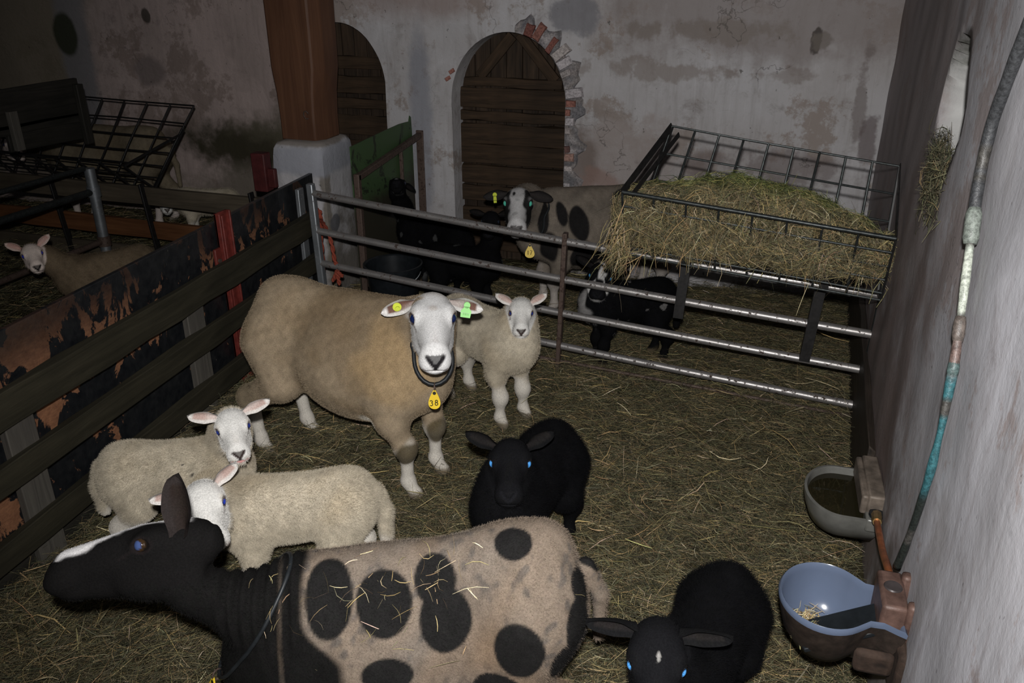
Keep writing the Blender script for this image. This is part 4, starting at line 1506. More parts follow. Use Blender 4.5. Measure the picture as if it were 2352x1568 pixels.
def build_hay():
    rg = np.random.default_rng(77)
    fd = Field((-.62, 2.75, .42), (.60, 3.36, 1.05), .010)
    fd.cap((-.40, 3.08, .79), (.42, 3.03, .735), .085, .075, .05)
    fd.ell((-.05, 3.12, .81), (.36, .115, .130), k=.06)
    fd.ell((.20, 3.08, .775), (.22, .105, .110), k=.06)
    fd.ell((-.30, 3.09, .80), (.15, .11, .09), k=.06)
    fd.ell((-.14, 3.055, .79), (.32, .055, .075), k=.06)
    fd.ell((.25, 3.01, .745), (.20, .050, .065), k=.05)
    V, Q = fd.skin(2)
    V = V + .012 * np.stack([snoise(V, 20, 1), snoise(V, 20, 2), snoise(V, 20, 3)], 1)
    me = mesh_obj('hay', V, [list(map(int, q)) for q in Q], M['litter'], None, True, 0)
    tag(me, 'big loose heap of dry hay filling the wire rack on the gate', 'hay', None, 'stuff')
    P, N = on_surface(V, Q, 30000, rg)
    d = rg.normal(size=P.shape)
    d -= N * (d * N).sum(1)[:, None] * rg.uniform(.75, 1.0, (len(P), 1))
    d[:, 2] -= .35 * (P[:, 1] < 3.0)
    gr = sstep(P[:, 1] + .10 * P[:, 0] + .25 * (P[:, 2] - .75), 3.06, 3.16) * .9
    L = rg.gamma(3.2, .016, len(P)) + .015
    o = stalks('hay_stalks', P + N * rg.uniform(-.004, .016, (len(P), 1)), d, L, rg.uniform(.0009, .0022, len(P)), M['straw'], rg, .5, (.10, .20, .28, .26, .13, .04), 0, me, gr)
    o['kind'] = 'stuff'
    # long ends hanging out over the gate
    n = 430
    x = rg.uniform(-.50, .50, n)
    P = np.stack([x, 2.985 + rg.normal(0, .03, n) - .06 * (x > 9), .745 - .05 * (x + .5) + rg.normal(0, .035, n)], 1)
    d = np.stack([rg.normal(0, .55, n), rg.normal(-.25, .3, n), -np.abs(rg.normal(.8, .4, n))], 1)
    o = stalks('hay_stalks', P, d, rg.uniform(.04, .14, n), rg.uniform(.0012, .0026, n), M['straw'], rg, .5, (.02, .10, .25, .33, .22, .08), .1, me)
    o['kind'] = 'stuff'
    n = 260
    P = np.stack([rg.normal(-.455, .03, n), rg.normal(2.97, .05, n), rg.normal(.70, .05, n)], 1)
    d = np.stack([rg.normal(-.3, .4, n), rg.normal(-.2, .3, n), -np.abs(rg.normal(.8, .4, n))], 1)
    o = stalks('hay_stalks', P, d, rg.uniform(.05, .15, n), rg.uniform(.0012, .0028, n), M['straw'], rg, .6, (.02, .08, .2, .36, .26, .08), .1, me)
    o['kind'] = 'stuff'
build_hay()

# ------------------------------------------------------------------ drinkers and pipes on the right wall
def build_blue_bowl():
    b = empty('drinking_bowl', (.26, 1.54, .28), 'blue enamel drinking bowl with straw in it on the right wall', 'drinking bowl', 'drinking bowls on the right wall')
    # outline of the rim, seen from above (x towards the wall, y along it)
    r = .098
    pts = []
    for a in np.linspace(math.radians(52), math.radians(308), 34):
        pts.append((r * math.cos(a) - .005, r * math.sin(a) * 1.12))
    pts += [(.083, -.062), (.110, -.060), (.135, -.072), (.150, -.078), (.150, .078), (.135, .072), (.110, .060), (.083, .062)]
    P = np.array(pts)
    n = len(P)
    c = np.array((0.01, 0))
    def ring(k, z, dx=0):
        q = c + (P - c) * k
        return np.stack([q[:, 0] + dx, q[:, 1], np.full(n, z)], 1)
    rings = [(.30, .0), (.62, .010), (.86, .055), (.97, .105), (1.0, .122), (1.005, .132), (.97, .137), (.935, .132), (.92, .120), (.84, .060), (.62, .022), (.28, .014)]
    V = np.concatenate([ring(k, z) for k, z in rings])
    F, mi = [], []
    for i in range(len(rings) - 1):
        for k in range(n):
            F.append((i * n + k, i * n + (k + 1) % n, (i + 1) * n + (k + 1) % n, (i + 1) * n + k))
            mi.append(1 if i < 4 else 0)
    F.append(tuple(range(n))[::-1])
    F.append(tuple((len(rings) - 1) * n + k for k in range(n)))
    mi += [1, 0]
    mb = MB()
    mb.add(V, F)
    mb.mi = mi
    o = mb.build('bowl', [M['blue_enamel'], M['bowl_outside']], b, True, 60)
    mb = MB()
    mb.bar((-.050, -.052, .048), (.125, -.010, .118), .080, .012)
    o = mb.build('paddle', M['black_plastic'], b, True, 30, .003)
    o['label'] = 'black press paddle of the drinker'
    mb = MB().box((.098, -.055, .075), (.150, .070, .178)).box((.145, -.062, .06), (.168, -.035, .19)).box((.145, .035, .06), (.168, .062, .19))
    mb.build('valve_box', M['rust_box'], b, True, 30, .008)
    mb = MB().lathe([(0, .0), (.016, 0), (.019, .003), (.017, .006), (.0, .006)], (.124, .010, .177), 24)
    mb.build('cap', M['cap_grey'], b, True, 40)
    mb = MB().box((.06, -.082, .01), (.14, -.058, .07)).box((.138, -.11, -.03), (.166, .085, .10))
    mb.build('wall_bracket', M['rust_dark'], b, True, 30, .012)
    rg = np.random.default_rng(3)
    k = 420
    P2 = np.stack([rg.normal(.222, .016, k).clip(.203, .26), rg.normal(1.520, .024, k).clip(1.48, 1.56), .322 + np.abs(rg.normal(0, .016, k))], 1)
    d = rg.normal(size=(k, 3)) * (1, 1, .4)
    s = stalks('straw_in_bowl', P2, d, rg.uniform(.015, .045, k), rg.uniform(.001, .0025, k), M['straw'], rg, .5, (0, .04, .12, .3, .34, .2))
    tag(s, 'little heap of chopped straw lying in the blue bowl', 'straw', None, 'stuff')
build_blue_bowl()

def build_grey_bowl():
    b = empty('drinking_bowl', (.34, 2.225, .16), 'older grey D-shaped drinking bowl full of brown water, lower on the right wall', 'drinking bowl', 'drinking bowls on the right wall')
    pts = [(.115, -.140)]
    for a in np.linspace(-math.pi / 2, -3 * math.pi / 2, 30):
        pts.append((.01 + .100 * math.cos(a) * 1.0, .140 * math.sin(a)))
    pts.append((.115, .140))
    P = np.array(pts)
    n = len(P)
    c = np.array((.02, 0))
    rings = [(.45, .0), (.80, .012), (.95, .055), (1.0, .082), (1.0, .094), (.93, .096), (.905, .088), (.86, .045), (.7, .018), (.4, .012)]
    V = np.concatenate([np.stack([(c + (P - c) * k)[:, 0], (c + (P - c) * k)[:, 1], np.full(n, z)], 1) for k, z in rings])
    F = [(i * n + k, i * n + (k + 1) % n, (i + 1) * n + (k + 1) % n, (i + 1) * n + k) for i in range(len(rings) - 1) for k in range(n)]
    F = [f[::-1] for f in F]
    F += [tuple(range(n)), tuple((len(rings) - 1) * n + k for k in range(n))[::-1]]
    mesh_obj('bowl', V, F, M['grey_enamel'], b, True, 60)
    q = c + (P - c) * .90
    mesh_obj('water', [(x, y, .074) for x, y in q], [tuple(range(n))[::-1]], M['water'], b, False)
    mb = MB().box((.072, -.105, .040), (.118, .125, .155)).box((.055, -.100, .09), (.075, .12, .150))
    mb.build('valve_box', M['grey_brown_iron'], b, True, 30, .006)
    mb = MB().box((.070, -.142, .060), (.125, -.085, .102))
    mb.build('shelf', M['grey_enamel'], b, True, 30, .006)
    mb = MB().lathe([(.008, 0), (.019, 0), (.022, .006), (.022, .014), (.016, .016), (.008, .016)], (.098, -.120, .100), 20)
    mb.build('seal_ring', M['black_plastic'], b, True, 40)
build_grey_bowl()

def smooth_path(p, n):
    p = np.array(p, float)
    d = np.r_[0, np.cumsum(np.linalg.norm(np.diff(p, axis=0), axis=1))]
    t = np.linspace(0, d[-1], n)
    q = np.stack([np.interp(t, d, p[:, i]) for i in range(3)], 1)
    for _ in range(3):
        q[1:-1] = (q[:-2] + 2 * q[1:-1] + q[2:]) / 4
    return q

def build_pipes():
    p = empty('copper_pipe', (.43, 2.1, .26), 'short reddish copper pipe linking the grey bowl to the blue bowl', 'pipe')
    base = np.array((.43, 2.1, .26))
    path = smooth_path([(.437, 2.105, .268), (.432, 2.085, .285), (.425, 2.03, .298), (.405, 1.80, .365), (.385, 1.605, .450), (.385, 1.59, .440)], 30) - base
    MB().tube(path, .0085, 12).build('pipe', M['copper'], p, True, 0)
    MB().tube(path[1:6], (.0145, .0145, .012, .0145, .0115), 8).build('coupling', M['brass'], p, True, 30)
    # green corroded water pipe running down the wall
    w = empty('water_pipe', (.42, 1.6, .45), 'corroded turquoise and black water pipe running down the right wall', 'pipe')
    base = np.array((.42, 1.6, .45))
    pts = [WP(1.55, 1.72, .012), WP(1.69, 1.51, .014), WP(1.76, 1.40, .014), WP(1.765, 1.32, .014), WP(1.73, 1.25, .016), WP(1.675, 1.16, .016), WP(1.62, 1.07, .016), WP(1.57, .98, .016), WP(1.545, .86, .016), WP(1.545, .75, .016), WP(1.575, .62, .016), WP(1.61, .52, .016), WP(1.635, .45, .018)]
    q = smooth_path(pts, 120)
    z = q[:, 2]
    teal, rust, wht, blk, dk = np.array((.024, .090, .105)), np.array((.11, .075, .065)), np.array((.33, .35, .30)), np.array((.035, .037, .04)), np.array((.012, .016, .014))
    def band(a, b):
        return (sstep(z, a - .02, a + .02) * (1 - sstep(z, b - .02, b + .02)))[:, None]
    col = np.tile(teal, (len(q), 1))
    col = col * (1 - band(-1, .70)) + dk * band(-1, .70)
    col = col * (1 - band(.96, 1.03)) + rust * band(.96, 1.03)
    col = col * (1 - band(1.05, 1.18)) + wht * band(1.05, 1.18)
    col = col * (1 - band(1.21, 2.5)) + blk * band(1.21, 2.5)
    nz = snoise(q, 60, 3)[:, None]
    col = np.where(nz > .9, np.array((.045, .042, .038)), col)
    col = np.where((z[:, None] > 1.3) & (nz < -.5), np.array((.25, .25, .26)), col)
    rr = .0078 + .0035 * (z > 1.21) + .0012 * snoise(q, 40, 5)
    MB().tube(q - base, rr, 14, col=col).build('pipe', M['pipe_paint'], w, True, 0, col=True)
    for zc, L, r, c in ((1.21, .040, .0145, (.14, .16, .14)), (1.035, .025, .0112, (.09, .075, .065)), (.97, .02, .0105, (.06, .09, .088))):
        i = int(np.argmin(np.abs(z - zc)))
        s = q[max(0, i - 3):i + 4]
        s = s[np.abs(s[:, 2] - zc) < L]
        MB().tube(s - base, np.r_[r * .8, np.full(len(s) - 2, r), r * .8], 14, col=np.tile(np.array(c), (len(s), 1))).build('coupling', M['pipe_paint'], w, True, 0, col=True)
build_pipes()

def build_niche_nest():
    rg = np.random.default_rng(21)
    n = 1700
    y = rg.normal(2.44, .085, n)
    z = 1.190 + rg.normal(0, .030, n) - .12 * rg.random(n) ** 2
    P = np.stack([wx(y) + .012 - rg.random(n) * .020, y, z], 1)
    d = np.stack([rg.normal(0, .3, n), rg.normal(0, .7, n), rg.normal(-.4, .6, n)], 1)
    o = stalks('hay_tuft', P, d, rg.uniform(.025, .09, n), rg.uniform(.0010, .0022, n), M['straw'], rg, .7, (.55, .28, .11, .05, .01, .0), .2)
    tag(o, 'matted brown hay hanging from the niche high in the right wall', 'hay', None, 'stuff')
build_niche_nest()

# ------------------------------------------------------------------ the pen behind the left fence
def build_left_pen():
    X = -3.70
    g = empty('tube_gate', (X, 3.0, 0), 'tubular gate with a black board on top in the left-hand pen', 'gate')
    base = (X, 3.0, 0)
    def b(mb, nm, m, bev=0.0):
        o = mb.build(nm, M[m], g, True, 40, bev, loc=base)
        o.location = (0, 0, 0)
        return o
    for z, ya, yb, r, m in ((.625, 1.9, 3.80, .015, 'dark_wire'), (.485, 1.9, 3.83, .020, 'dark_wire'), (.185, 1.9, 3.82, .017, 'rusty_steel')):
        b(MB().tube([(X, ya, z + (.0 if z < .6 else .01)), (X, (ya + yb) / 2, z), (X, yb, z)], r, 14), 'rail', m)
    b(MB().tube([(X, 3.84, -.02), (X, 3.84, .62)], .030, 16), 'end_post', 'galvanised')
    b(MB().tube([(X, 3.84, .455), (X, 3.84, .515)], .037, 16), 'clamp', 'galvanised')
    b(MB().tube([(X, 3.84, .155), (X, 3.84, .215)], .037, 16), 'clamp', 'rusty_steel')
    p = empty('board_partition', (-3.74, 3.1, .75), 'dark board partition with a slanting top edge in the far left corner', 'partition')
    plank('board', (-3.74, 1.9, 1.01), (-3.74, 3.92, 1.01), .20, .022, M['black_board'], p, nx=8, wob=.002)
    plank('board', (-3.74, 1.9, .925), (-3.74, 3.90, .90), .05, .022, M['black_board'], p, nx=8, wob=.002)
    plank('board', (-3.74, 3.38, .86), (-3.74, 3.88, .845), .13, .02, M['black_board'], p)
    plank('upright', (-3.715, 3.90, .75), (-3.715, 3.90, 1.08), .05, .03, M['black_board'], p, up=(0, 1, 0))
    plank('upright', (-3.715, 3.42, .80), (-3.715, 3.42, 1.0), .05, .03, M['fence_upright'], p, up=(0, 1, 0))
    f = empty('plank_fence', (-4, 4.05, 0), 'low fence of brown and orange planks in front of the left back wall', 'fence')
    plank('fence_board', (-6.4, 4.05, .47), (-2.42, 4.05, .405), .11, .03, M['grey_brown_planks'], f, nx=14, wob=.003)
    plank('fence_board', (-6.4, 4.05, .255), (-2.42, 4.05, .195), .11, .03, M['orange_planks'], f, nx=14, wob=.003)
    plank('fence_board', (-6.4, 4.05, .065), (-2.42, 4.05, .045), .09, .03, M['grey_brown_planks'], f, nx=10, wob=.003)
    for x in (-3.50, -4.17, -2.75):
        plank('iron_strip', (x - .02, 4.025, .50), (x + .03, 4.025, -.02), .045, .014, M['black_iron'], f, up=(0, 1, 0))
    r = empty('hay_rack', (-4, 4.2, .45), 'empty black wire hay rack leaning at the left back wall', 'hay rack')
    base2 = (-4, 4.2, .45)
    A, B = (-4.90, 4.44, .945), (-3.36, 4.42, .905)
    E, F = (-4.90, 4.13, .47), (-3.50, 4.11, .455)
    Cc, D = (-4.90, 3.97, .66), (-3.55, 3.95, .62)
    def c(mb, nm, m):
        o = mb.build(nm, M[m], r, True, 45, loc=base2)
        o.location = (0, 0, 0)
    mb = MB()
    wire_grid(mb, A, B, E, F, 10, (0, .22, .40, .58, .74, .88), .0055, .0052, .004)
    c(mb, 'back_grid', 'black_iron')
    mb = MB()
    wire_grid(mb, Cc, D, E, F, 9, (0, .33, .66, .97), .0062, .0052, .003)
    c(mb, 'front_grid', 'black_iron')
    mb = MB().bar(lerp(B, F, .28), F, .024, .012).bar(lerp(B, F, .35), D, .016, .010)
    c(mb, 'side_frame', 'black_iron')
build_left_pen()

# ------------------------------------------------------------------ the flock
def to_cam(h, d=0.0):
    return math.degrees(math.atan2(-h[1], -h[0])) + d
GE, GL = None, None

W_LAMB = dict(wool=(.46, .405, .315), wool2=(.39, .33, .24), face=(.66, .645, .62), leg=(.56, .52, .46), ear=(.62, .59, .56), ear_in=(.44, .32, .285), lid=(.09, .065, .06), pupil=.82, nose=(.045, .032, .030), nose_r=.0065)
BLK = dict(mat='dark_wool', wool=(.0048, .0048, .0054), wool2=(.0035, .0035, .004), face=(.0070, .0070, .0078), leg=(.005, .005, .0056), ear=(.0075, .0075, .008), ear_in=(.016, .014, .0135),
           nose=(.0105, .0105, .012), lid=(.012, .011, .011), mouth=(.006, .006, .006), pupil=.76)
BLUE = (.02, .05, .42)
CYAN_GLOW = (.08, .34, .80)  # flash reflected in the black lambs' eyes, put in as pupil colour

def ewe_38():
    def brown(V):
        f = sstep(np.linalg.norm((V - np.array((.10, -.10, .60))) / np.array((.26, .25, .17)), axis=1) + .25 * snoise(V, 14, 5), 1.2, .5) * .6
        return f, (.16, .115, .070)
    def rust(V):
        f = sstep(np.linalg.norm((V - np.array((.27, -.12, .52))) / np.array((.13, .2, .2)), axis=1) + .3 * snoise(V, 22, 6), 1.1, .5) * .6
        return f, (.36, .25, .13)
    def rump(V):
        f = sstep(V[:, 0] + .05 * snoise(V, 12, 7), -.30, -.40) * sstep(V[:, 2], .5, .3) * .5
        return f, (.22, .18, .12)
    def belly(V):
        f = sstep(np.linalg.norm((V - np.array((.19, -.10, .30))) / np.array((.07, .12, .035)), axis=1) + .3 * snoise(V, 30, 8), 1.1, .6) * .85
        return f, (.70, .65, .56)
    def knees(V):
        f = sstep(np.linalg.norm((V - np.array((.295, -.095, .185))) / np.array((.045, .05, .042)), axis=1) + .2 * snoise(V, 30, 8), 1.1, .8)
        g = sstep(np.linalg.norm((V - np.array((.295, .09, .185))) / np.array((.045, .05, .05)), axis=1) + .2 * snoise(V, 30, 9), 1.1, .8)
        return np.maximum(f, g) * .9, (.075, .058, .030)
    def facef(Q, V):
        f = sstep(np.linalg.norm((Q - np.array((.03, .0, .06))) / np.array((.016, .014, .03)), axis=1), 1.2, .5) * .45
        g = sstep(Q[:, 0], -.02, -.07) * .35
        return np.maximum(f, g), (.50, .43, .36)
    h = (-.882, 2.12, .690)
    A = sheep('ewe', 'shorn tan ewe with a white face and yellow tag 38', 'sheep', (-1.265, 2.295), -12, .95, h, (to_cam(h, 1), 9), hs=1.06, mz=.94, roll=-2, ear_len=.105, lenf=.86,
              ears=((-8, -4), (-12, -4)), feet=dict(FL=(-.0, .01), FR=(.0, -.02), HL=(.02, .0), HR=(-.03, .0)), group='ewes in the front pen', vox=.0055, fuzz=(90000, .0034),
              coat=dict(wool=(.30, .235, .160), wool2=(.235, .175, .110), face=(.68, .67, .665), leg=(.56, .52, .46), legtop=.20, body=(brown, rust, rump, belly), legfn=knees,
                        facefn=facef, ear=(.62, .60, .58), ear_in=(.155, .085, .065), nose=(.018, .016, .018), nose_r=.0095, pupil=.1), eye=((.008, .016, .07), (.010, .008, .010)))
    o, p, fr, lat = collar(A, .90, math.radians(55), .105, .0065, cap=.050, at=(-.02, .0, -.075))
    three = [[(-.16 + .065 * math.sin(a), -.625 + .055 * math.cos(a)) for a in np.linspace(-1.1, 2.9, 10)] + [(-.16 + .075 * math.sin(a), -.755 + .075 * math.cos(a)) for a in np.linspace(.2, 3.9, 12)]]
    eight = [[(.10 + .055 * math.sin(a), -.60 + .058 * math.cos(a)) for a in np.linspace(0, 2 * math.pi, 15)],
             [(.10 + .068 * math.sin(a), -.73 + .072 * math.cos(a)) for a in np.linspace(0, 2 * math.pi, 15)]]
    neck_tag(o, p, fr, lat, .062, [three, eight], turn=.15)
    ear_tag(A, -1, 'button', 'tag_lime')
    ear_tag(A, 1, 'flag', 'tag_green', flag=(.030, .036))
ewe_38()

def white_lambs():
    h = (-.782, 2.745, .482)
    sheep('lamb', 'white lamb standing behind the ewe tagged 38, ears pricked', 'lamb', (-.945, 2.825), -32, 1.0, h, (to_cam(h, 0), 14), True, hs=.68, ears=((42, 0), (40, 0)),
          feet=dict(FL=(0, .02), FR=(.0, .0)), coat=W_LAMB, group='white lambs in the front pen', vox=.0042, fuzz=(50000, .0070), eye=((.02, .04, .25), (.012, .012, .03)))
    h = (-1.296, 1.66, .505)
    def specks(V):
        f = (snoise(V, 150, 41) > 1.15) * sstep(np.abs(V[:, 0] - .07), .05, .03)
        return f * .9, (.03, .03, .03)
    sheep('lamb', 'white lamb by the left fence with its mouth slightly open', 'lamb', (-1.555, 1.715), 20, .84, h, (to_cam(h, 2), 10), True, hs=.69, ears=((22, 0), (26, 0)), roll=3,
          coat=dict(W_LAMB, body=(specks,)), group='white lambs in the front pen', vox=.0042, fuzz=(100000, .0080), mouth_open=True, eye=((.02, .04, .25), (.012, .012, .03)))
    h = (-1.193, 1.378, .461)
    sheep('lamb', 'white lamb peering over the neck of the black-headed ewe', 'lamb', (-1.125, 1.625), 208, .88, h, (to_cam(h, 3), 12), True, hs=.76, ears=((40, 0), (22, 0)), roll=8,
          coat=W_LAMB, group='white lambs in the front pen', vox=.0042, fuzz=(100000, .0080), eye=((.02, .05, .45), (.012, .012, .05)))
white_lambs()

def black_lambs():
    h = (-.532, 1.770, .462)
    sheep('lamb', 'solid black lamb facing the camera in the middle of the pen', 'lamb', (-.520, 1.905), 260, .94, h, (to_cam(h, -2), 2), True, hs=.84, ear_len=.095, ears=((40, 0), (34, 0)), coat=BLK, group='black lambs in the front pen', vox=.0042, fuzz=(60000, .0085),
          eye=(CYAN_GLOW, (.01, .015, .03)), )
    h = (-.072, 1.205, .455)
    def poll(Q, V):
        f = sstep(np.linalg.norm((Q - np.array((-.075, 0, .085))) / np.array((.022, .032, .02)), axis=1) + .3 * snoise(V, 90, 5), 1.15, .7)
        g = sstep(np.linalg.norm((Q - np.array((.03, .002, .065))) / np.array((.014, .004, .02)), axis=1) + .3 * snoise(V, 90, 3), 1.1, .7) * .35
        return np.maximum(f, g), (.62, .60, .57)
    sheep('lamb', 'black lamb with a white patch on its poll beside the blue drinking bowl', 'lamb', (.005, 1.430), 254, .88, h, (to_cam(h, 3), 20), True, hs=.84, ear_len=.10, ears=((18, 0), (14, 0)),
          coat=dict(BLK, facefn=poll, face_at=-.11), group='black lambs in the front pen', vox=.0042, fuzz=(70000, .0085), eye=(CYAN_GLOW, (.01, .015, .03)))
black_lambs()

SPOT_D = (.0125, .0120, .0118)
FG_PATCH = [((.150, .080, .530), (.046, .085, .075), SPOT_D), ((.039, .095, .523), (.056, .070, .064), SPOT_D), ((-.061, .064, .545), (.044, .058, .056), SPOT_D), ((-.076, .110, .480), (.054, .070, .066), SPOT_D),
            ((-.222, .036, .595), (.040, .036, .040), SPOT_D), ((-.220, .156, .421), (.048, .070, .060), SPOT_D), ((-.372, .070, .500), (.042, .045, .045), SPOT_D), ((-.345, .120, .440), (.040, .060, .058), SPOT_D),
            ((-.318, .140, .370), (.038, .060, .060), SPOT_D), ((.042, .161, .400), (.056, .060, .036), SPOT_D), ((-.174, .139, .325), (.050, .050, .030), SPOT_D), ((-.405, .0, .520), (.04, .02, .04), SPOT_D),
            ((.10, -.12, .50), (.07, .07, .08), SPOT_D), ((-.09, -.14, .44), (.08, .07, .07), SPOT_D), ((-.26, -.12, .50), (.06, .07, .06), SPOT_D)]
def spotted_ewe():
    def fore(V):
        f = sstep(V[:, 0] + .075 * sstep(V[:, 2], .50, .41) + .010 * snoise(V, 18, 5), .190, .210)
        g = sstep(np.abs(V[:, 0] - .245 + .01 * snoise(V, 10, 6)), .006, .002) * sstep(V[:, 2], .60, .55) * .25
        f = f * (1 - g)
        return f, (.0075, .0072, .0070)
    def grey(V):
        f = sstep(snoise(V, 130, 15) + .7 * snoise(V, 70, 16) + .3 * snoise(V, 25, 14), .45, 1.4) * .65
        return f, (.070, .064, .060)
    def rust(V):
        f = sstep(snoise(V, 7, 17) + .5 * snoise(V, 20, 18), .2, 1.2) * .55
        return f, (.165, .108, .065)
    def blaze(Q, V):
        w = .010 + .016 * sstep(Q[:, 0], .06, .14) + .010 * sstep(Q[:, 0], 0, -.06)
        f = sstep(np.abs(Q[:, 1]) + .004 * snoise(V, 110, 6), w + .006, w - .003) * (Q[:, 2] > .012) * sstep(Q[:, 0], .178, .165) * sstep(Q[:, 0], -.065, -.045)
        return f, (.74, .72, .72)
    def folds(V):
        # wrinkles of loose skin round the neck
        m = sstep(V[:, 0], .19, .23) * sstep(V[:, 0], .40, .34) * sstep(V[:, 2], .40, .50)
        a = np.sin(V[:, 0] * 2 * math.pi / .024 + 2.0 * V[:, 2] + .8 * snoise(V, 14, 4)) * .0045 * m
        d = V - np.array((0, 0, .47))
        d[:, 0] = 0
        d /= np.linalg.norm(d, axis=1)[:, None] + 1e-6
        return V + d * a[:, None]
    h = (-1.012, 1.045, .624)
    A = sheep('ewe', 'piebald ewe in the foreground with black head, white blaze and dark round spots', 'sheep', (-.600, 1.235), 204, .805, h, (206, 3), hs=.93, mz=1.24, ear_len=.132, ears=((80, 30, 75), (-75, 30)), tilt=-.10, neck_r=.82, arch=-.10, ear_x=-.045, nape=-.085, deep=1.30, warp=folds, group='ewes in the front pen', roll=27,
              coat=dict(wool=(.168, .132, .102), wool2=(.150, .124, .102), face=(.0075, .0072, .0072), leg=(.03, .03, .03), body=(grey, rust, fore), patches=FG_PATCH, facefn=blaze, face_at=-.13,
                        ear=(.026, .021, .020), ear_in=(.018, .013, .011), nose=(.012, .011, .011), lid=(.012, .010, .010), mouth=(.006, .006, .006), pupil=.74, iris=(.035, .020, .010)),
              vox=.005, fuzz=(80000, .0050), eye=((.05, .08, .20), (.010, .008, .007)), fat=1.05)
    o, p, fr, lat = collar(A, .24, math.radians(56), .012, .0045)
    neck_tag(o, p, fr, lat, .062, [[[(-.18, -.60), (-.18, -.86)]], [[(.14, -.56), (.02, -.66), (.0, -.80), (.08, -.86), (.16, -.78), (.08, -.70), (.02, -.74)]]], turn=-.6)
    # chopped straw caught in the fleece
    rg = np.random.default_rng(12)
    me = A['o'].data
    nr = np.array([v.normal[:] for v in me.vertices])
    V = A['V']
    wt = np.zeros(len(V))
    for c, r, k in (((.04, .09, .53), .055, 5), ((-.06, .065, .545), .05, 4), ((.12, .08, .53), .08, 1.5), ((.30, .07, .57), .12, .5), ((-.15, .1, .5), .15, .35)):
        wt += k * np.exp(-(((V - np.array(c)) ** 2).sum(1)) / (r * r)) * (nr[:, 2] > .2) * (nr[:, 1] > .1)
    i = rg.choice(len(V), 85, p=wt / wt.sum())
    P = (V[i] + nr[i] * .006) @ A['Rw'].T + A['O']
    d = rg.normal(size=(85, 3))
    d -= nr[i] * (d * nr[i]).sum(1)[:, None] * .9
    st = stalks('straw_wisps', P, d @ A['Rw'].T, rg.gamma(3, .010, 85) + .008, rg.uniform(.0009, .0018, 85), M['straw'], rg, .8, (0, 0, .08, .25, .4, .27))
    tag(st, 'stray wisps of pale straw lying on the piebald ewe\'s back', 'straw', None, 'stuff')
    wv = None
    return A, wv
FG, FGW = spotted_ewe()

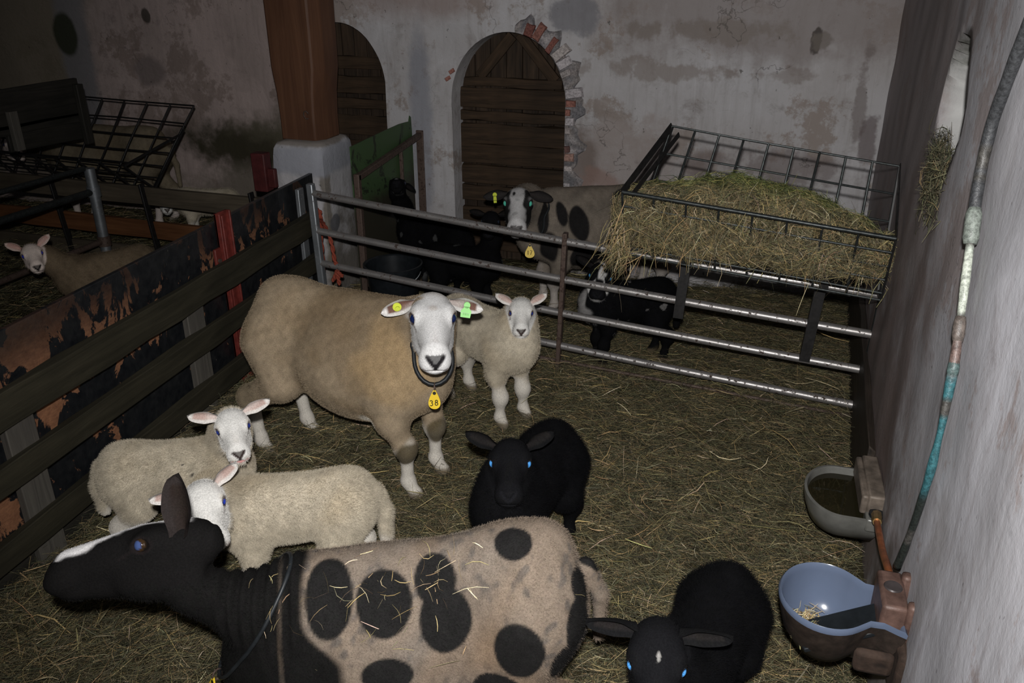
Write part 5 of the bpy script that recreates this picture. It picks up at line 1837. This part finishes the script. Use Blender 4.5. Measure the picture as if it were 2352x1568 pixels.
def rear_flock():
    def patch(c, r, V, n=.2, seed=3):
        return sstep(np.linalg.norm((V - np.array(c)) / np.array(r), axis=1) + n * snoise(V, 18, seed), 1.1, .9)
    # spotted ewe by the right-hand door
    h = (-1.05, 3.62, .655)
    def face_b(Q, V):
        f = sstep(np.abs(Q[:, 1]) + .006 * snoise(V, 60, 4), .027, .036) * sstep(Q[:, 0], .125, .085)
        g = sstep(np.linalg.norm((Q - np.array((.0, -.018, .07))) / np.array((.02, .008, .02)), axis=1), 1.2, .8)
        k = sstep(snoise(V, 70, 8), .5, 1.2) * .35
        return np.maximum(np.maximum(f, g), k), (.020, .019, .019)
    B = sheep('ewe', 'spotted ewe with white face and black eye patches behind the gate', 'sheep', (-.775, 4.13), 214, .90, h, (to_cam(h, -2), 14), hs=1.03, ear_len=.115, ears=((-6, -4), (-2, -4)),
              coat=dict(wool=(.19, .16, .13), wool2=(.14, .12, .10), face=(.50, .49, .49), leg=(.40, .36, .33), body=(lambda V: (np.maximum.reduce([patch((.335, .135, .55), (.035, .06, .10), V), patch((.305, .150, .385), (.052, .07, .10), V), patch((.15, .141, .525), (.055, .06, .085), V), patch((.11, .148, .325), (.085, .08, .065), V),
                   patch((-.112, .08, .586), (.06, .08, .06), V), patch((-.03, .15, .34), (.07, .08, .07), V), patch((-.33, .10, .56), (.12, .14, .10), V), patch((.39, .10, .62), (.05, .06, .07), V), patch((.235, .14, .57), (.035, .06, .07), V)]), (.016, .015, .015)),),
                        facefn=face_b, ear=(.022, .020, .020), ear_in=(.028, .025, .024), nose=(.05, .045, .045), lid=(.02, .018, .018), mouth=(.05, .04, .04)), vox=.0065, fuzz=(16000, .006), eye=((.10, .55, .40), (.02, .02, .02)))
    o, p, fr, lat = collar(B, .50, math.radians(55), .10, .006, cap=.09)
    neck_tag(o, p, fr, lat, .072, [[[(-.12, -.50), (-.12, -.78)]], [[(.03, -.50), (.15, -.50), (.06, -.78)]]], point=True)
    ear_tag(B, -1, 'flag', 'tag_lime', flag=(.014, .036))
    # speckled lamb behind the gate
    h = (-.602, 3.375, .430)
    def face_c(Q, V):
        bl = sstep(np.abs(Q[:, 1] - .006) + .010 * snoise(V, 60, 2), .026, .012) * (Q[:, 2] > .01) * sstep(Q[:, 0], .115, .09)
        mz = sstep(np.abs(Q[:, 0] - .11), .028, .012) * sstep(np.abs(Q[:, 1]), .018, .03)
        ch = sstep(Q[:, 2], -.045, -.065)
        return np.maximum(np.maximum(bl, mz), ch * .8) * sstep(snoise(V, 90, 12), -1.1, -.6), (.50, .49, .48)
    def bib(V):
        f = sstep(np.linalg.norm((V - np.array((.21, .0, .24))) / np.array((.10, .07, .12)), axis=1) + .5 * snoise(V, 40, 4), 1.0, .6) * .8
        g = (snoise(V, 70, 31) > 1.25) * .4
        return np.maximum(f, g), (.27, .26, .255)
    sheep('lamb', 'black lamb with broken white blaze and speckled chest behind the gate', 'lamb', (-.485, 3.445), 212, .88, h, (to_cam(h, -4), 18), True, hs=.78, ear_len=.095, ears=((30, 0), (30, 0)), roll=-8,
          coat=dict(BLK, facefn=face_c, body=(bib,)), group='dark lambs in the rear pen', vox=.005, fuzz=(20000, .009), eye=((.06, .25, .5), (.01, .012, .02)))
    # black lambs in the far corner of the rear pen
    h = (-1.93, 4.20, .545)
    def fl(V):
        return (snoise(V, 45, 51) > 1.1) * .5, (.10, .10, .10)
    def face_d(Q, V):
        f = sstep(np.linalg.norm((Q - np.array((.17, .0, .02))) / np.array((.02, .014, .014)), axis=1), 1.2, .7)
        g = sstep(np.abs(Q[:, 0] - .13), .016, .006) * sstep(np.abs(Q[:, 1]), .02, .028)
        k = sstep(np.abs(Q[:, 0] - .03), .016, .008) * (Q[:, 2] > .02) * (np.abs(Q[:, 1]) < .045)
        return np.maximum(np.maximum(f, g), k) * .8, (.34, .34, .34)
    sheep('lamb', 'black lamb stretching its nose up in front of the green metal gate', 'lamb', (-1.675, 4.09), 166, .90, h, (to_cam(h, 0), -30), True, hs=.80, ear_len=.095, ears=((-10, 50), (-10, 20)),
          coat=dict(BLK, facefn=face_d, body=(fl,)), group='dark lambs in the rear pen', vox=.0055, fuzz=(14000, .008), eye=((.02, .03, .05), (.01, .01, .015)))
    h = (-1.265, 3.865, .490)
    sheep('lamb', 'black lamb standing side-on just left of the spotted ewe', 'lamb', (-1.395, 3.80), -8, .82, h, (to_cam(h, -8), 14), True, hs=.72, ears=((20, 0), (20, 0)),
          coat=dict(BLK, body=(fl,)), group='dark lambs in the rear pen', vox=.0055, fuzz=(14000, .008), eye=((.02, .03, .05), (.01, .01, .015)))
    # the left-hand pen
    TAN = dict(wool=(.25, .19, .125), wool2=(.17, .13, .085), face=(.66, .56, .50), leg=(.60, .52, .48), ear=(.58, .46, .41), ear_in=(.48, .30, .26))
    h = (-3.17, 2.845, .455)
    sheep('lamb', 'brownish lamb with pale pink face looking over the flaking black panel', 'lamb', (-3.00, 3.09), 240, .90, h, (to_cam(h, 4), 14), True, hs=.68, ears=((44, 0), (44, 0)), roll=4,
          coat=dict(TAN, wool=(.145, .108, .070), wool2=(.095, .07, .045)), vox=.005, fuzz=(20000, .008), eye=((.03, .04, .35), (.012, .012, .03)))
    h = (-4.97, 4.52, .560)
    H = sheep('ewe', 'tan sheep standing behind the empty rack at the left back wall', 'sheep', (-4.33, 4.70), 186, .97, h, (to_cam(h, 6), 12), hs=.98, ears=((6, 0), (10, 0)),
              coat=dict(TAN, wool=(.20, .165, .115), wool2=(.15, .12, .08)), vox=.0075, fuzz=(9000, .006), eye=((.03, .04, .12), (.012, .012, .02)))
    ear_tag(H, 1, 'flag', 'tag_green', flag=(.016, .03))
    h = (-3.66, 4.38, .295)
    sheep('lamb', 'small white lamb peeping between the planks at the left back wall', 'lamb', (-3.44, 4.50), 200, .80, h, (to_cam(h, 0), 14), True, hs=.72, ears=((10, 0), (10, 0)),
          coat=W_LAMB, vox=.006, fuzz=(9000, .009), eye=((.02, .03, .1), (.012, .012, .02)))
rear_flock()

# ------------------------------------------------------------------ loose litter
def build_straw():
    rg = np.random.default_rng(99)
    def batch(name, label, n, xr, yr, keep, lw, pal, seed_z=.012, nearbias=0):
        x = rg.uniform(*xr, n)
        y = rg.uniform(*yr, n)
        P = np.stack([x, y, 0 * x], 1)
        k = keep(P)
        P = P[k]
        n = len(P)
        P[:, 2] = .016 * snoise(np.c_[P[:, :2], 0 * P[:, 0]], 6, 31) - .008 + rg.gamma(1.6, seed_z, n)
        a = rg.uniform(0, 2 * math.pi, n)
        d = np.stack([np.cos(a), np.sin(a), rg.normal(0, .16, n)], 1)
        o = stalks(name, P, d, rg.gamma(3.0, lw[0] / 3, n) + .012, rg.uniform(*lw[1], n), M['straw'], rg, .55, pal)
        return tag(o, label, 'hay litter', None, 'stuff')
    fine = lambda P: (P[:, 0] < wx(P[:, 1], .02)) & (P[:, 0] > FX(P[:, 1]) + .04) & (np.abs(P[:, 0] + .31 * P[:, 1] - .1) < .95 + .66 * P[:, 1])
    batch('hay_litter', 'dark matted hay and straw covering the floor of the front pens', 320000, (-2.3, .6), (.75, 4.6), fine, (.055, (.0006, .0014)), (.24, .30, .23, .14, .06, .018))
    s = batch('straw_litter', 'longer pale straw stalks strewn over the matted hay', 5200, (-2.3, .6), (.75, 4.4), fine, (.075, (.0016, .0040)), (.0, .08, .28, .34, .22, .08), .016)
    left = lambda P: (P[:, 0] < FX(P[:, 1]) - .05) & (P[:, 0] > -6.2) & (P[:, 0] < -.5 * P[:, 1])
    batch('hay_litter', 'hay covering the floor of the left-hand pen behind the black panel', 60000, (-6.2, -2.1), (1.4, 5.0), left, (.07, (.0012, .0026)), (.25, .30, .22, .15, .06, .02))
build_straw()
